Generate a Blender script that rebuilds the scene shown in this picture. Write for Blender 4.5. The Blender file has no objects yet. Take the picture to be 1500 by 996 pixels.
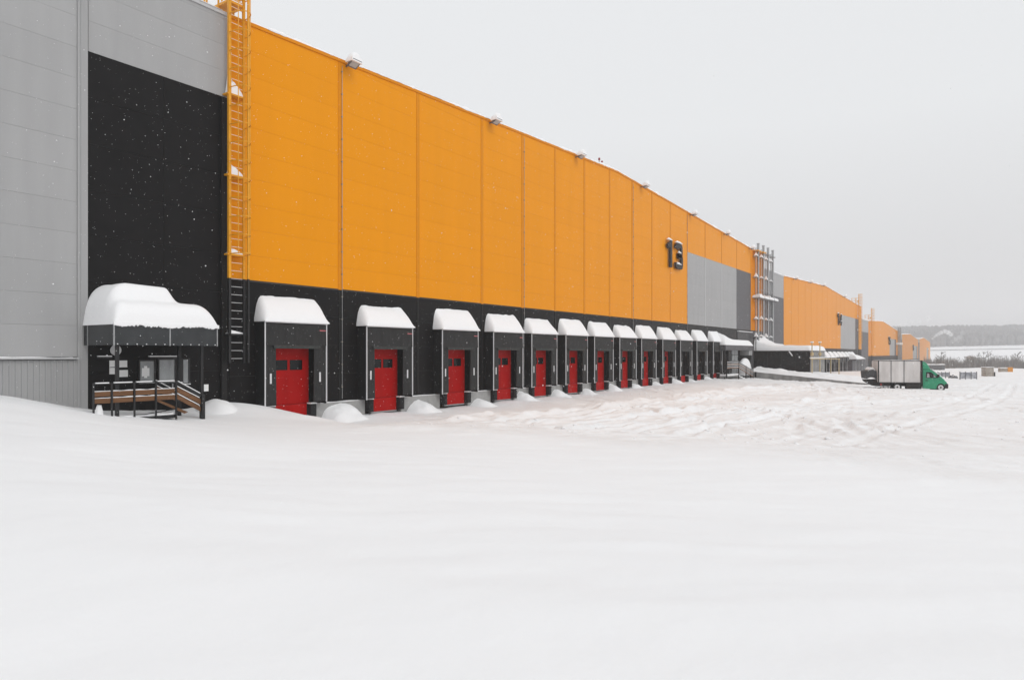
import bpy, math, random
import numpy as np
from mathutils import Vector, noise as mnoise
random.seed(7)
rng = np.random.default_rng(7)
S = bpy.context.scene
COL = S.collection

# ------------------------------------------------------------------ camera, world, sun, exposure
F = 1000.0                       # focal length in pixels of a 1500 px wide frame
TH = math.atan(690.0 / F)        # yaw between the view axis and the facade direction (+Y)
SN, CS = math.sin(TH), math.cos(TH)
D = CS / 0.035                   # distance of the camera from the facade plane (x = 0)
ZE = 3.0                         # eye height above the cleared yard
HOR = 518.0
PERP = math.pi / 2 - TH

cam_d = bpy.data.cameras.new("camera")
cam_d.sensor_width = 36.0
cam_d.lens = 36.0 * F / 1500.0
cam_d.shift_y = (HOR - 498.0) / 1500.0
cam_d.clip_end = 6000.0
cam = bpy.data.objects.new("camera", cam_d)
COL.objects.link(cam)
cam.location = (D, 0, ZE)
cam.rotation_euler = (math.pi / 2, 0, TH)
S.camera = cam

SUN_EL, SUN_AZ = math.radians(38), math.radians(100)   # azimuth measured from +Y towards +X
w = bpy.data.worlds.new("World")
S.world = w
w.use_nodes = True
nt = w.node_tree
nt.nodes.clear()
out = nt.nodes.new("ShaderNodeOutputWorld")
bg = nt.nodes.new("ShaderNodeBackground")
sky = nt.nodes.new("ShaderNodeTexSky")
sky.sky_type = 'NISHITA'
sky.sun_disc = False
sky.sun_elevation = SUN_EL
sky.sun_rotation = SUN_AZ
sky.air_density = 1.0
sky.dust_density = 4.0
hs = nt.nodes.new("ShaderNodeHueSaturation")
hs.inputs['Saturation'].default_value = 0.15
# overcast cloud layer: grey near the horizon, brighter towards the zenith
geo = nt.nodes.new("ShaderNodeTexCoord")
sep = nt.nodes.new("ShaderNodeSeparateXYZ")
ramp = nt.nodes.new("ShaderNodeValToRGB")
ramp.color_ramp.elements[0].position = 0.0
ramp.color_ramp.elements[0].color = (6.2, 6.15, 6.25, 1)
ramp.color_ramp.elements[1].position = 1.0
ramp.color_ramp.elements[1].color = (8.6, 8.75, 9.0, 1)
e1 = ramp.color_ramp.elements.new(0.30)
e1.color = (8.1, 8.25, 8.4, 1)
mix = nt.nodes.new("ShaderNodeMix")
mix.data_type = 'RGBA'
mix.inputs[0].default_value = 0.94
nt.links.new(geo.outputs['Generated'], sep.inputs[0])
nt.links.new(sep.outputs['Z'], ramp.inputs[0])
nt.links.new(sky.outputs[0], hs.inputs['Color'])
nt.links.new(hs.outputs[0], mix.inputs[6])
nt.links.new(ramp.outputs[0], mix.inputs[7])
nt.links.new(mix.outputs[2], bg.inputs[0])
bg.inputs[1].default_value = 0.10
nt.links.new(bg.outputs[0], out.inputs[0])

sun_d = bpy.data.lights.new("sun", 'SUN')
sun_d.energy = 0.75
sun_d.angle = math.radians(25)
sun_d.color = (1.0, 0.97, 0.93)
sun = bpy.data.objects.new("sun", sun_d)
COL.objects.link(sun)
sd = Vector((math.sin(SUN_AZ) * math.cos(SUN_EL), math.cos(SUN_AZ) * math.cos(SUN_EL), math.sin(SUN_EL)))
sun.rotation_euler = sd.to_track_quat('Z', 'Y').to_euler()
sun.location = (60, 0, 60)

S.view_settings.view_transform = 'Standard'
S.view_settings.look = 'None'
S.view_settings.exposure = 0.05
S.cycles.volume_bounces = 3
S.view_settings.gamma = 1.0
S.view_settings.use_curve_mapping = False

# ------------------------------------------------------------------ survey helpers (photo measurements -> metres)
def s_at(px, off=0.0):
    """distance along the facade of image column px on the plane x = off"""
    return (D - off) * math.tan(math.atan((px - 750.0) / F) + PERP)

def depth(x, y):
    return y * CS + (D - x) * SN

def e_at(px, py, off=0.0):
    """height relative to the eye of a pixel on the plane x = off"""
    return -(py - HOR) / F * depth(off, s_at(px, off))

def at_depth(px, z):
    r = (px - 750.0) / F * z
    return (D - SN * z + CS * r, CS * z + SN * r)

# ------------------------------------------------------------------ materials
def mat(name, col, rough=0.6, spec=0.5, metal=0.0, var=0.06, vscale=3.0, bump=0.0, bscale=40.0, col2=None, objvar=0.0, stretch=None, coat=0.0):
    m = bpy.data.materials.new(name)
    m.use_nodes = True
    t = m.node_tree
    b = t.nodes["Principled BSDF"]
    b.inputs['Roughness'].default_value = rough
    b.inputs['Metallic'].default_value = metal
    b.inputs['Specular IOR Level'].default_value = spec
    if coat:
        b.inputs['Coat Weight'].default_value = coat
    tc = t.nodes.new("ShaderNodeTexCoord")
    src = tc.outputs['Object']
    if stretch:
        mp = t.nodes.new("ShaderNodeMapping")
        mp.inputs['Scale'].default_value = stretch
        t.links.new(src, mp.inputs[0])
        src = mp.outputs[0]
    n = t.nodes.new("ShaderNodeTexNoise")
    n.inputs['Scale'].default_value = vscale
    n.inputs['Detail'].default_value = 5
    t.links.new(src, n.inputs['Vector'])
    r = t.nodes.new("ShaderNodeValToRGB")
    r.color_ramp.elements[0].position = 0.3
    r.color_ramp.elements[1].position = 0.7
    a = [max(0, c * (1 - var)) for c in col]
    c2 = list(col2) if col2 else [min(1, c * (1 + var)) for c in col]
    r.color_ramp.elements[0].color = (*a, 1)
    r.color_ramp.elements[1].color = (*c2, 1)
    t.links.new(n.outputs['Fac'], r.inputs[0])
    last = r.outputs[0]
    if objvar:
        oi = t.nodes.new("ShaderNodeObjectInfo")
        mr = t.nodes.new("ShaderNodeMapRange")
        mr.inputs['To Min'].default_value = 1 - objvar
        mr.inputs['To Max'].default_value = 1 + objvar
        t.links.new(oi.outputs['Random'], mr.inputs['Value'])
        h = t.nodes.new("ShaderNodeHueSaturation")
        t.links.new(mr.outputs[0], h.inputs['Value'])
        t.links.new(last, h.inputs['Color'])
        last = h.outputs[0]
    t.links.new(last, b.inputs['Base Color'])
    if bump:
        n2 = t.nodes.new("ShaderNodeTexNoise")
        n2.inputs['Scale'].default_value = bscale
        n2.inputs['Detail'].default_value = 4
        t.links.new(src, n2.inputs['Vector'])
        bp = t.nodes.new("ShaderNodeBump")
        bp.inputs['Strength'].default_value = bump
        bp.inputs['Distance'].default_value = 0.02
        t.links.new(n2.outputs['Fac'], bp.inputs['Height'])
        t.links.new(bp.outputs[0], b.inputs['Normal'])
    return m

M = {}
M['orange'] = mat('orange_panel', (0.775, 0.284, 0.0012), 0.36, 0.10, var=0.02, vscale=1.2, objvar=0.012, stretch=(1, 1, 0.12))
M['shaded_orange'] = mat('shaded_orange_panel', (0.74, 0.245, 0.0015), 0.7, 0.08, var=0.03, vscale=0.6, objvar=0.01)  # deeper tone: shade by the flues put into the panel colour
M['black'] = mat('black_panel', (0.008, 0.0075, 0.0078), 0.4, 0.12, var=0.15, vscale=1.5, objvar=0.05)
M['grey'] = mat('light_grey_panel', (0.36, 0.36, 0.362), 0.4, 0.15, var=0.04, vscale=1.6, objvar=0.02, stretch=(1, 1, 0.15))
M['dark_grey'] = mat('dark_grey_panel', (0.10, 0.098, 0.105), 0.45, 0.2, var=0.05, vscale=0.8, objvar=0.02)
M['core'] = mat('joint_dark', (0.05, 0.045, 0.04), 0.8, 0.2)
M['orange_core'] = mat('orange_joint', (0.55, 0.19, 0.003), 0.8, 0.2)
M['grey_core'] = mat('grey_joint', (0.32, 0.32, 0.32), 0.8, 0.2)
M['orange_trim'] = mat('orange_trim', (0.66, 0.232, 0.0012), 0.4, 0.13, var=0.04)
M['black_trim'] = mat('black_trim', (0.012, 0.012, 0.012), 0.4, 0.2, var=0.1)
M['grey_trim'] = mat('grey_trim', (0.47, 0.475, 0.48), 0.4, 0.4, var=0.03)
M['concrete'] = mat('concrete', (0.34, 0.34, 0.335), 0.9, 0.2, var=0.12, vscale=2.5, bump=0.3, bscale=30)
M['wall_concrete'] = mat('old_concrete', (0.27, 0.265, 0.26), 0.9, 0.2, var=0.3, vscale=1.2, bump=0.4, bscale=18, stretch=(1, 1, 0.4))
M['rubber'] = mat('rubber', (0.016, 0.016, 0.017), 0.75, 0.3, var=0.2, vscale=12, bump=0.2)
M['curtain'] = mat('dock_curtain', (0.022, 0.022, 0.022), 0.6, 0.25, var=0.25, vscale=4, stretch=(1, 2, 0.6))
M['curtain_worn'] = mat('worn_curtain', (0.035, 0.038, 0.036), 0.65, 0.3, var=0.35, vscale=6)
M['white'] = mat('white_trim', (0.66, 0.66, 0.67), 0.45, 0.4, var=0.04)
M['red'] = mat('red_door', (0.36, 0.004, 0.003), 0.4, 0.08, var=0.14, vscale=1.5, stretch=(1, 1, 0.3))
M['glass'] = mat('dark_glass', (0.006, 0.007, 0.008), 0.15, 0.2, var=0.1)
M['reflect_glass'] = mat('snow_reflecting_glass', (0.34, 0.355, 0.36), 0.25, 0.5, var=0.25, vscale=2.5, stretch=(1, 1, 0.5))  # pale reflection of snow painted into the glass colour
M['yellow'] = mat('ladder_yellow', (0.74, 0.33, 0.012), 0.4, 0.4, var=0.1, vscale=8)
M['black_paint'] = mat('black_steel', (0.013, 0.013, 0.014), 0.4, 0.4, var=0.15, vscale=8)
M['steel'] = mat('galvanised_steel', (0.36, 0.365, 0.37), 0.4, 0.5, metal=0.55, var=0.15, vscale=6)
M['lamp_metal'] = mat('lamp_housing', (0.16, 0.16, 0.17), 0.4, 0.5, metal=0.4, var=0.1)
M['lens'] = mat('lamp_lens', (0.42, 0.43, 0.43), 0.15, 0.5, var=0.05)
M['fascia'] = mat('dark_fascia_sheet', (0.022, 0.025, 0.027), 0.2, 0.5, var=0.25, vscale=2.2, stretch=(1, 1, 0.5))
M['wood'] = mat('brown_boards', (0.155, 0.074, 0.033), 0.7, 0.3, var=0.25, vscale=5, bump=0.25, bscale=30, stretch=(1, 0.25, 4))
M['paper'] = mat('paper_notice', (0.88, 0.88, 0.87), 0.7, 0.3, var=0.03)
M['gas'] = mat('gas_pipe_yellow', (0.50, 0.38, 0.20), 0.5, 0.4, var=0.12, vscale=6)
M['green'] = mat('green_cab_paint', (0.008, 0.27, 0.135), 0.35, 0.5, var=0.08, vscale=4, coat=0.2)
M['tarp'] = mat('dirty_tarpaulin', (0.60, 0.575, 0.56), 0.75, 0.25, var=0.16, vscale=1.1, stretch=(1.4, 1, 0.45), col2=(0.70, 0.68, 0.67), bump=0.25, bscale=2.2)
M['chassis'] = mat('truck_chassis', (0.022, 0.021, 0.021), 0.7, 0.3, var=0.3, vscale=5)
M['rim'] = mat('snowy_rim', (0.62, 0.62, 0.63), 0.6, 0.3, var=0.2, vscale=8)
M['tire'] = mat('tyre_rubber', (0.02, 0.02, 0.02), 0.85, 0.2, var=0.2)
M['bark'] = mat('bare_twigs', (0.24, 0.225, 0.215), 0.9, 0.1, var=0.25, vscale=1.0)
M['far_wood'] = mat('far_bare_wood', (0.16, 0.155, 0.155), 0.95, 0.05, var=0.25, vscale=0.02, objvar=0.0)
M['crate'] = mat('weathered_crate', (0.33, 0.29, 0.25), 0.85, 0.2, var=0.25, vscale=4)
M['barrier_orange'] = mat('orange_barrier', (0.62, 0.27, 0.06), 0.7, 0.3, var=0.15)
M['block_grey'] = mat('grey_block', (0.15, 0.15, 0.155), 0.85, 0.2, var=0.2)
M['banner'] = mat('printed_banner', (0.22, 0.23, 0.27), 0.7, 0.3, var=0.35, vscale=2.2, col2=(0.5, 0.5, 0.52))
M['obstruct'] = mat('red_beacon', (0.25, 0.01, 0.01), 0.3, 0.5)
M['skin_red'] = mat('maker_plate_print', (0.45, 0.12, 0.13), 0.5, 0.4, var=0.5, vscale=30)
M['pale_shed'] = mat('pale_shed_boards', (0.72, 0.72, 0.71), 0.8, 0.2)
M['lift'] = mat('dark_tail_lift', (0.06, 0.06, 0.063), 0.7, 0.2, var=0.3, vscale=4)
M['asphalt'] = mat('far_road', (0.10, 0.10, 0.105), 0.9, 0.1)

def snow_mat(name, base, packed, bump, bscale, use_attr):
    m = bpy.data.materials.new(name)
    m.use_nodes = True
    t = m.node_tree
    b = t.nodes["Principled BSDF"]
    b.inputs['Roughness'].default_value = 0.75
    b.inputs['Specular IOR Level'].default_value = 0.15
    tc = t.nodes.new("ShaderNodeTexCoord")
    n = t.nodes.new("ShaderNodeTexNoise")
    n.inputs['Scale'].default_value = bscale
    n.inputs['Detail'].default_value = 8
    n.inputs['Roughness'].default_value = 0.6
    t.links.new(tc.outputs['Object'], n.inputs['Vector'])
    mx = t.nodes.new("ShaderNodeMix")
    mx.data_type = 'RGBA'
    mx.inputs[6].default_value = (*base, 1)
    mx.inputs[7].default_value = (*packed, 1)
    bp = t.nodes.new("ShaderNodeBump")
    bp.inputs['Distance'].default_value = 0.05
    bp.inputs['Strength'].default_value = bump
    if use_attr:
        at = t.nodes.new("ShaderNodeAttribute")
        at.attribute_name = "packed"
        n2 = t.nodes.new("ShaderNodeTexNoise")
        n2.inputs['Scale'].default_value = 0.35
        n2.inputs['Detail'].default_value = 7
        n2.inputs['Roughness'].default_value = 0.65
        t.links.new(tc.outputs['Object'], n2.inputs['Vector'])
        mr = t.nodes.new("ShaderNodeMapRange")
        mr.inputs['From Min'].default_value = 0.35
        mr.inputs['From Max'].default_value = 0.65
        t.links.new(n2.outputs['Fac'], mr.inputs['Value'])
        mu = t.nodes.new("ShaderNodeMath")
        mu.operation = 'MULTIPLY'
        t.links.new(at.outputs['Fac'], mu.inputs[0])
        t.links.new(mr.outputs[0], mu.inputs[1])
        t.links.new(mu.outputs[0], mx.inputs[0])
        ms = t.nodes.new("ShaderNodeMath")
        ms.operation = 'MULTIPLY_ADD'
        ms.inputs[1].default_value = bump
        ms.inputs[2].default_value = 0.34
        t.links.new(at.outputs['Fac'], ms.inputs[0])
        t.links.new(ms.outputs[0], bp.inputs['Strength'])
    else:
        t.links.new(n.outputs['Fac'], mx.inputs[0])
    t.links.new(n.outputs['Fac'], bp.inputs['Height'])
    t.links.new(mx.outputs[2], b.inputs['Base Color'])
    t.links.new(bp.outputs[0], b.inputs['Normal'])
    return m

M['ground_snow'] = snow_mat('yard_snow', (0.885, 0.888, 0.895), (0.815, 0.80, 0.796), 1.0, 1.9, True)
M['snow'] = snow_mat('fresh_snow', (0.89, 0.893, 0.90), (0.87, 0.873, 0.88), 0.22, 6.0, False)
M['rough_snow'] = snow_mat('lumpy_snow', (0.88, 0.88, 0.885), (0.84, 0.835, 0.84), 0.5, 3.0, False)

# ------------------------------------------------------------------ mesh helpers
def wloc(o):
    v = Vector((0, 0, 0))
    while o is not None:
        v = v + o.location
        o = o.parent
    return v

class MB:
    def __init__(self):
        self.v, self.f = [], []
    def add(self, vs, fs):
        k = len(self.v)
        self.v += [tuple(p) for p in vs]
        self.f += [tuple(i + k for i in q) for q in fs]
        return self
    def box(self, x0, x1, y0, y1, z0, z1):
        return self.add([(x0, y0, z0), (x1, y0, z0), (x1, y1, z0), (x0, y1, z0), (x0, y0, z1), (x1, y0, z1), (x1, y1, z1), (x0, y1, z1)],
                        [(0, 3, 2, 1), (4, 5, 6, 7), (0, 1, 5, 4), (1, 2, 6, 5), (2, 3, 7, 6), (3, 0, 4, 7)])
    def prism_x(self, poly, x0, x1):
        """poly: list of (y, z) counter-clockwise seen from +X"""
        n = len(poly)
        vs = [(x0, a, b) for a, b in poly] + [(x1, a, b) for a, b in poly]
        fs = [tuple(range(n - 1, -1, -1)), tuple(range(n, 2 * n))]
        fs += [(i, (i + 1) % n, n + (i + 1) % n, n + i) for i in range(n)]
        return self.add(vs, fs)
    def prism_y(self, poly, y0, y1):
        """poly: list of (x, z)"""
        n = len(poly)
        vs = [(a, y0, b) for a, b in poly] + [(a, y1, b) for a, b in poly]
        fs = [tuple(range(n)), tuple(range(2 * n - 1, n - 1, -1))]
        fs += [((i + 1) % n, i, n + i, n + (i + 1) % n) for i in range(n)]
        return self.add(vs, fs)
    def bar(self, p, q, w, h=None):
        """square bar between two points; w across, h in the other direction"""
        h = h or w
        p, q = Vector(p), Vector(q)
        d = (q - p).normalized()
        up = Vector((0, 0, 1)) if abs(d.z) < 0.95 else Vector((1, 0, 0))
        a = d.cross(up).normalized() * (w / 2)
        b = a.cross(d).normalized() * (h / 2)
        vs = [p - a - b, p + a - b, p + a + b, p - a + b, q - a - b, q + a - b, q + a + b, q - a + b]
        return self.add(vs, [(0, 3, 2, 1), (4, 5, 6, 7), (0, 1, 5, 4), (1, 2, 6, 5), (2, 3, 7, 6), (3, 0, 4, 7)])
    def tube(self, pts, r, n=8, r1=None, closed=False):
        pts = [Vector(p) for p in pts]
        m = len(pts)
        rings = []
        ref = None
        for i, p in enumerate(pts):
            if closed:
                d = (pts[(i + 1) % m] - pts[i - 1]).normalized()
            else:
                d = (pts[min(i + 1, m - 1)] - pts[max(i - 1, 0)]).normalized()
            if ref is None:
                ref = Vector((0, 0, 1)) if abs(d.z) < 0.9 else Vector((1, 0, 0))
            a = d.cross(ref).normalized()
            b = a.cross(d).normalized()
            ref = b
            rr = r if r1 is None else r + (r1 - r) * i / max(1, m - 1)
            rings.append([p + a * rr * math.cos(2 * math.pi * k / n) + b * rr * math.sin(2 * math.pi * k / n) for k in range(n)])
        vs = [v for rg in rings for v in rg]
        fs = []
        for i in range(m if closed else m - 1):
            j = (i + 1) % m
            fs += [(i * n + k, i * n + (k + 1) % n, j * n + (k + 1) % n, j * n + k) for k in range(n)]
        if not closed:
            fs += [tuple(range(n - 1, -1, -1)), tuple((m - 1) * n + k for k in range(n))]
        return self.add(vs, fs)
    def disc(self, c, r, axis, th, n=24):
        c, a = Vector(c), Vector(axis).normalized()
        return self.tube([c, c + a * th], r, n)
    def field(self, xs, ys, fn, zb):
        """closed height-field solid: top fn(x, y), bottom zb"""
        nx, ny = len(xs), len(ys)
        vs = [(x, y, max(fn(x, y), zb + 0.002)) for x in xs for y in ys]
        fs = [(i * ny + j, (i + 1) * ny + j, (i + 1) * ny + j + 1, i * ny + j + 1) for i in range(nx - 1) for j in range(ny - 1)]
        b = len(vs)
        edge = [(i, 0) for i in range(nx)] + [(nx - 1, j) for j in range(1, ny)] + [(i, ny - 1) for i in range(nx - 2, -1, -1)] + [(0, j) for j in range(ny - 2, 0, -1)]
        for (i, j) in edge:
            vs.append((xs[i], ys[j], zb))
        m = len(edge)
        for k in range(m):
            i, j = edge[k]
            i2, j2 = edge[(k + 1) % m]
            fs.append((b + k, b + (k + 1) % m, i2 * ny + j2, i * ny + j))
        fs.append(tuple(b + k for k in range(m - 1, -1, -1)))
        return self.add(vs, fs)
    def mesh(self, name, smooth=False, off=Vector((0, 0, 0)), angle=None):
        me = bpy.data.meshes.new(name)
        me.from_pydata([(a - off.x, b - off.y, c - off.z) for a, b, c in self.v], [], self.f)
        if smooth:
            me.polygons.foreach_set('use_smooth', [True] * len(me.polygons))
            if angle:
                me.set_sharp_from_angle(angle=math.radians(angle))
        me.update()
        return me
    def build(self, name, m, parent=None, smooth=False, local=False, bevel=0.0, angle=40, origin=None):
        off = Vector((0, 0, 0))
        if not local:
            if parent is not None:
                off = wloc(parent)
            if origin is not None:
                off = Vector(origin)
        me = self.mesh(name, smooth, off, angle if smooth else None)
        me.materials.append(m)
        o = bpy.data.objects.new(name, me)
        COL.objects.link(o)
        if parent is not None:
            o.parent = parent
            if origin is not None:
                o.location = Vector(origin) - wloc(parent)
        elif origin is not None:
            o.location = origin
        if bevel:
            bm = o.modifiers.new('bevel', 'BEVEL')
            bm.width = bevel
            bm.segments = 2
            bm.limit_method = 'ANGLE'
        return o

def tag(o, label=None, cat=None, group=None, kind=None):
    for k, v in (('label', label), ('category', cat), ('group', group), ('kind', kind)):
        if v:
            o[k] = v
    return o

def thing(name, loc, label, cat, group=None, rz=0.0):
    o = bpy.data.objects.new(name, None)
    o.empty_display_size = 0.3
    COL.objects.link(o)
    o.location = loc
    o.rotation_euler = (0, 0, rz)
    return tag(o, label, cat, group)

def copy_tree(o, loc, label=None):
    r = o.copy()
    COL.objects.link(r)
    r.location = loc
    if label:
        r['label'] = label
    for ch in list(o.children):
        c = ch.copy()
        COL.objects.link(c)
        c.parent = r
        for g in list(ch.children):
            d = g.copy()
            COL.objects.link(d)
            d.parent = c
    return r

def clip_top(poly, roof):
    """clip a (y, z) polygon below the line through roof(y) (linear over the polygon)"""
    res = []
    n = len(poly)
    for i in range(n):
        a, b = poly[i], poly[(i + 1) % n]
        da, db = roof(a[0]) - a[1], roof(b[0]) - b[1]
        if da >= 0:
            res.append(a)
        if (da >= 0) != (db >= 0):
            t = da / (da - db)
            res.append((a[0] + (b[0] - a[0]) * t, a[1] + (b[1] - a[1]) * t))
    return res

def frange(a, b, n):
    return [a + (b - a) * i / (n - 1) for i in range(n)]

def nz(x, y, z=0.0):
    return mnoise.noise(Vector((x, y, z)))

#BUILDINGS
# ------------------------------------------------------------------ warehouses
ROOF_X = -60.0
ORD = ['first', 'second', 'third', 'fourth', 'fifth', 'sixth', 'seventh', 'eighth', 'ninth', 'tenth', 'eleventh', 'twelfth', 'thirteenth']

def roof_fn(pts):
    def f(s):
        if s <= pts[0][0]:
            return pts[0][1] + ZE
        for (a, ea), (b, eb) in zip(pts, pts[1:]):
            if s <= b:
                return ZE + ea + (eb - ea) * (s - a) / (b - a)
        return pts[-1][1] + ZE
    return f

def core(b, s0, s1, roof, knots, m, zbot, name='wall'):
    ss = sorted([s0, s1] + [k for k in knots if s0 < k < s1])
    poly = [(s0, zbot), (s1, zbot)] + [(s, roof(s) - 0.12) for s in reversed(ss)]
    return MB().prism_x(poly, ROOF_X, -0.05).build(name, m, b)

def edge_snow(b, s0, s1, roof, knots, seed, step=0.18, h=0.20):
    n = max(8, int((s1 - s0) / step))
    mb = MB()
    prof = [(-0.9, 0.0), (-0.9, 0.55), (-0.5, 0.9), (-0.15, 1.0), (0.02, 0.85), (0.075, 0.45), (0.085, 0.0), (0.06, -0.25)]
    vs, fs = [], []
    for i in range(n + 1):
        s = s0 + (s1 - s0) * i / n
        k = max(0.02, 0.5 + 0.9 * nz(s * 0.45, seed) + 0.45 * nz(s * 1.7, seed + 5) + 0.40 * nz(s * 5.0, seed + 7)) * h
        g = min(1, max(0.0, 0.75 + 1.5 * nz(s * 0.9, seed + 9) + 1.1 * nz(s * 4.1, seed + 12)))
        for x, z in prof:
            xx = x if x < 0 else x * g - 0.06 * (1 - g)
            z = z * (1 + 0.8 * nz(s * 3.0, seed + 15)) if z > 0 or g > 0.7 else 0.0
            vs.append((xx, s, roof(s) + 0.004 + z * k))
    p = len(prof)
    for i in range(n):
        for j in range(p - 1):
            fs.append((i * p + j, i * p + j + 1, (i + 1) * p + j + 1, (i + 1) * p + j))
    mb.add(vs, fs)
    return mb.build('roof_snow', M['snow'], b, smooth=True, angle=80)

def flashing(b, s0, s1, roof, knots, m, h=0.13):
    ss = sorted([s0, s1] + [k for k in knots if s0 < k < s1])
    mb = MB()
    for a, c in zip(ss, ss[1:]):
        mb.prism_x([(a, roof(a) - h), (c, roof(c) - h), (c, roof(c)), (a, roof(a))], -0.4, 0.05)
    return mb.build('roof_flashing', m, b)

def roof_slab(b, s0, s1, roof, knots):
    ss = sorted([s0, s1] + [k for k in knots if s0 < k < s1])
    mb = MB()
    for a, c in zip(ss, ss[1:]):
        mb.prism_x([(a, roof(a) - 0.1), (c, roof(c) - 0.1), (c, roof(c) - 0.02), (a, roof(a) - 0.02)], ROOF_X - 0.3, -0.4)
    return mb.build('roof', M['snow'], b)

PANEL_N = [0]
def panels(b, s0, s1, zs, m, roof, gap=0.0045, vgap=0.03, x1=0.0):
    for z0, z1 in zip(zs, zs[1:]):
        poly = [(s0 + vgap, z0 + gap / 2), (s1 - vgap, z0 + gap / 2), (s1 - vgap, z1 - gap / 2), (s0 + vgap, z1 - gap / 2)]
        poly = clip_top(poly, lambda y: roof(y) - 0.02)
        if len(poly) < 3:
            continue
        MB().prism_x(poly, -0.045, x1).build('wall_panel', m, b)
        PANEL_N[0] += 1

# ---- warehouse 13 (the near one)
DOCK_TOP, FLOOR = ZE + 1.22, ZE - 2.10
RB = [(15.2, 12.85), (48.5, 14.25), (85.9, 12.95), (95, 12.9)]
roof13 = roof_fn(RB)
kn13 = [15.2, 48.5, 85.9]
BAND = ZE + 2.83
b13 = thing('warehouse', (0, 50, 0), 'large nearest warehouse with orange panels, red dock doors and number 13', 'warehouse', 'row of warehouses along the yard')
S_L, S_BL, S_LAD, S_END = -14.0, s_at(128), s_at(335), s_at(1117)
core(b13, S_L, S_BL, roof13, kn13, M['grey_core'], -3, 'wall')
core(b13, S_BL + 0.001, S_LAD, lambda s: ZE + 9.65 + 0.12, [], M['core'], -3, 'wall')
MB().prism_x([(S_BL + 0.001, ZE + 9.651), (S_LAD, ZE + 9.651), (S_LAD, roof13(15) - 0.12), (S_BL + 0.001, roof13(15) - 0.12)], ROOF_X, -0.05).build('wall', M['grey_core'], b13)
ss = [S_LAD + 0.001, 48.5, 85.9, S_END]
MB().prism_x([(ss[0], BAND), (S_END, BAND)] + [(s, roof13(s) - 0.12) for s in reversed(ss)], ROOF_X, -0.05).build('wall', M['orange_core'], b13)
MB().prism_x([(ss[0], -3), (S_END, -3), (S_END, BAND - 0.001), (ss[0], BAND - 0.001)], ROOF_X, -0.05).build('wall', M['core'], b13)

rows_left = [ZE - 0.10 + 0.975 * i for i in range(0, 14)]
rows_left[10] = ZE + 9.65
rows_left = rows_left[:14] + [ZE + 12.85]
bay_left = [S_L, S_L + 6, S_L + 12, 3.6, S_BL - 0.30]
for a, c in zip(bay_left, bay_left[1:]):
    panels(b13, a, c, rows_left, M['grey'], roof13, vgap=0.006)
# grey panels over the black field, black field itself
up = [ZE + 9.65, ZE + 10.63, ZE + 11.6, ZE + 12.58, ZE + 12.9]
for a, c in ((S_BL, S_LAD),):
    panels(b13, a, c, up, M['grey'], roof13)
for a, c in ((S_BL, 12.7), (12.7, S_LAD)):
    panels(b13, a, c, [ZE - 2.1 + 11.75 * i / 8 for i in range(9)], M['black'], roof13, gap=0.004, vgap=0.004)
MB().box(-0.05, 0.035, S_BL - 0.30, S_BL, -2.5, ZE + 12.84).build('corner_trim', M['grey'], b13)
MB().box(-0.05, 0.06, S_BL - 0.21, S_BL - 0.17, -2.5, ZE + 12.8).build('corner_trim', M['grey'], b13)
# ledge and ribbed sheet at the lower left
MB().box(-0.05, 0.16, S_L, S_BL - 0.31, ZE - 0.17, ZE - 0.125).build('ledge', M['grey_trim'], b13)
mb = MB()
xs_l = []
y = S_L
pts = []
while y < S_BL - 0.34:
    pts += [(0.02, y), (0.02, y + 0.10), (0.055, y + 0.115), (0.055, y + 0.142)]
    y += 0.157
vs = [(x, yy, z) for x, yy in pts for z in (-2.5, ZE - 0.205)]
mb.add(vs, [(2 * i, 2 * i + 2, 2 * i + 3, 2 * i + 1) for i in range(len(pts) - 1)])
mb.build('ribbed_sheet', M['grey'], b13)
def ledge_top(x, y):
    return ZE - 0.125 + max(0.0, 0.0 + 0.16 * nz(y * 0.9 + 0.6, 3.3)) * (1 if 0.01 < x < 0.15 else 0.2)
MB().field(frange(0.0, 0.17, 5), frange(S_L, 9.75, 90), ledge_top, ZE - 0.124).build('ledge_snow', M['snow'], b13, smooth=True)

bays = [335, 498, 612, 706, 765, 813, 856, 893, 926, 955, 982, 1007, 1033, 1057, 1079, 1100, 1117]
bs = [s_at(p) for p in bays]
bs[6] = s_at(856)
rows_o = [BAND + 1.0 * i for i in range(13)]
rows_g = [BAND + 1.0 * i for i in range(8)]
rows_d = [FLOOR + (BAND - FLOOR) * i / 4 for i in range(5)]
far_mb = {}
for i, (a, c) in enumerate(zip(bs, bs[1:])):
    if i < 11:
        for k, (aa, cc) in enumerate(((a, c),)):
            # a bay that holds the ridge is cut there
            if aa < 48.5 < cc:
                panels(b13, aa, cc, rows_o[:11], M['orange'], roof13)
                for (p, q) in ((aa, 48.5), (48.5, cc)):
                    panels(b13, p, q, rows_o[10:], M['orange'], roof13, vgap=0.0 if q == 48.5 or p == 48.5 else 0.03)
            else:
                panels(b13, aa, cc, rows_o, M['orange'], roof13)
    elif i < 14:
        panels(b13, a, c, rows_g, M['grey'], roof13)
        panels(b13, a, c, rows_o[7:], M['orange'], roof13)
    elif i == 14:
        panels(b13, a, c, rows_g, M['dark_grey'], roof13)
        panels(b13, a, c, rows_o[7:], M['orange'], roof13)
    else:
        panels(b13, a, c, rows_o, M['shaded_orange'], roof13)
    panels(b13, a, c, rows_d, M['black'] if i != 15 else M['dark_grey'], roof13, gap=0.006)
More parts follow.
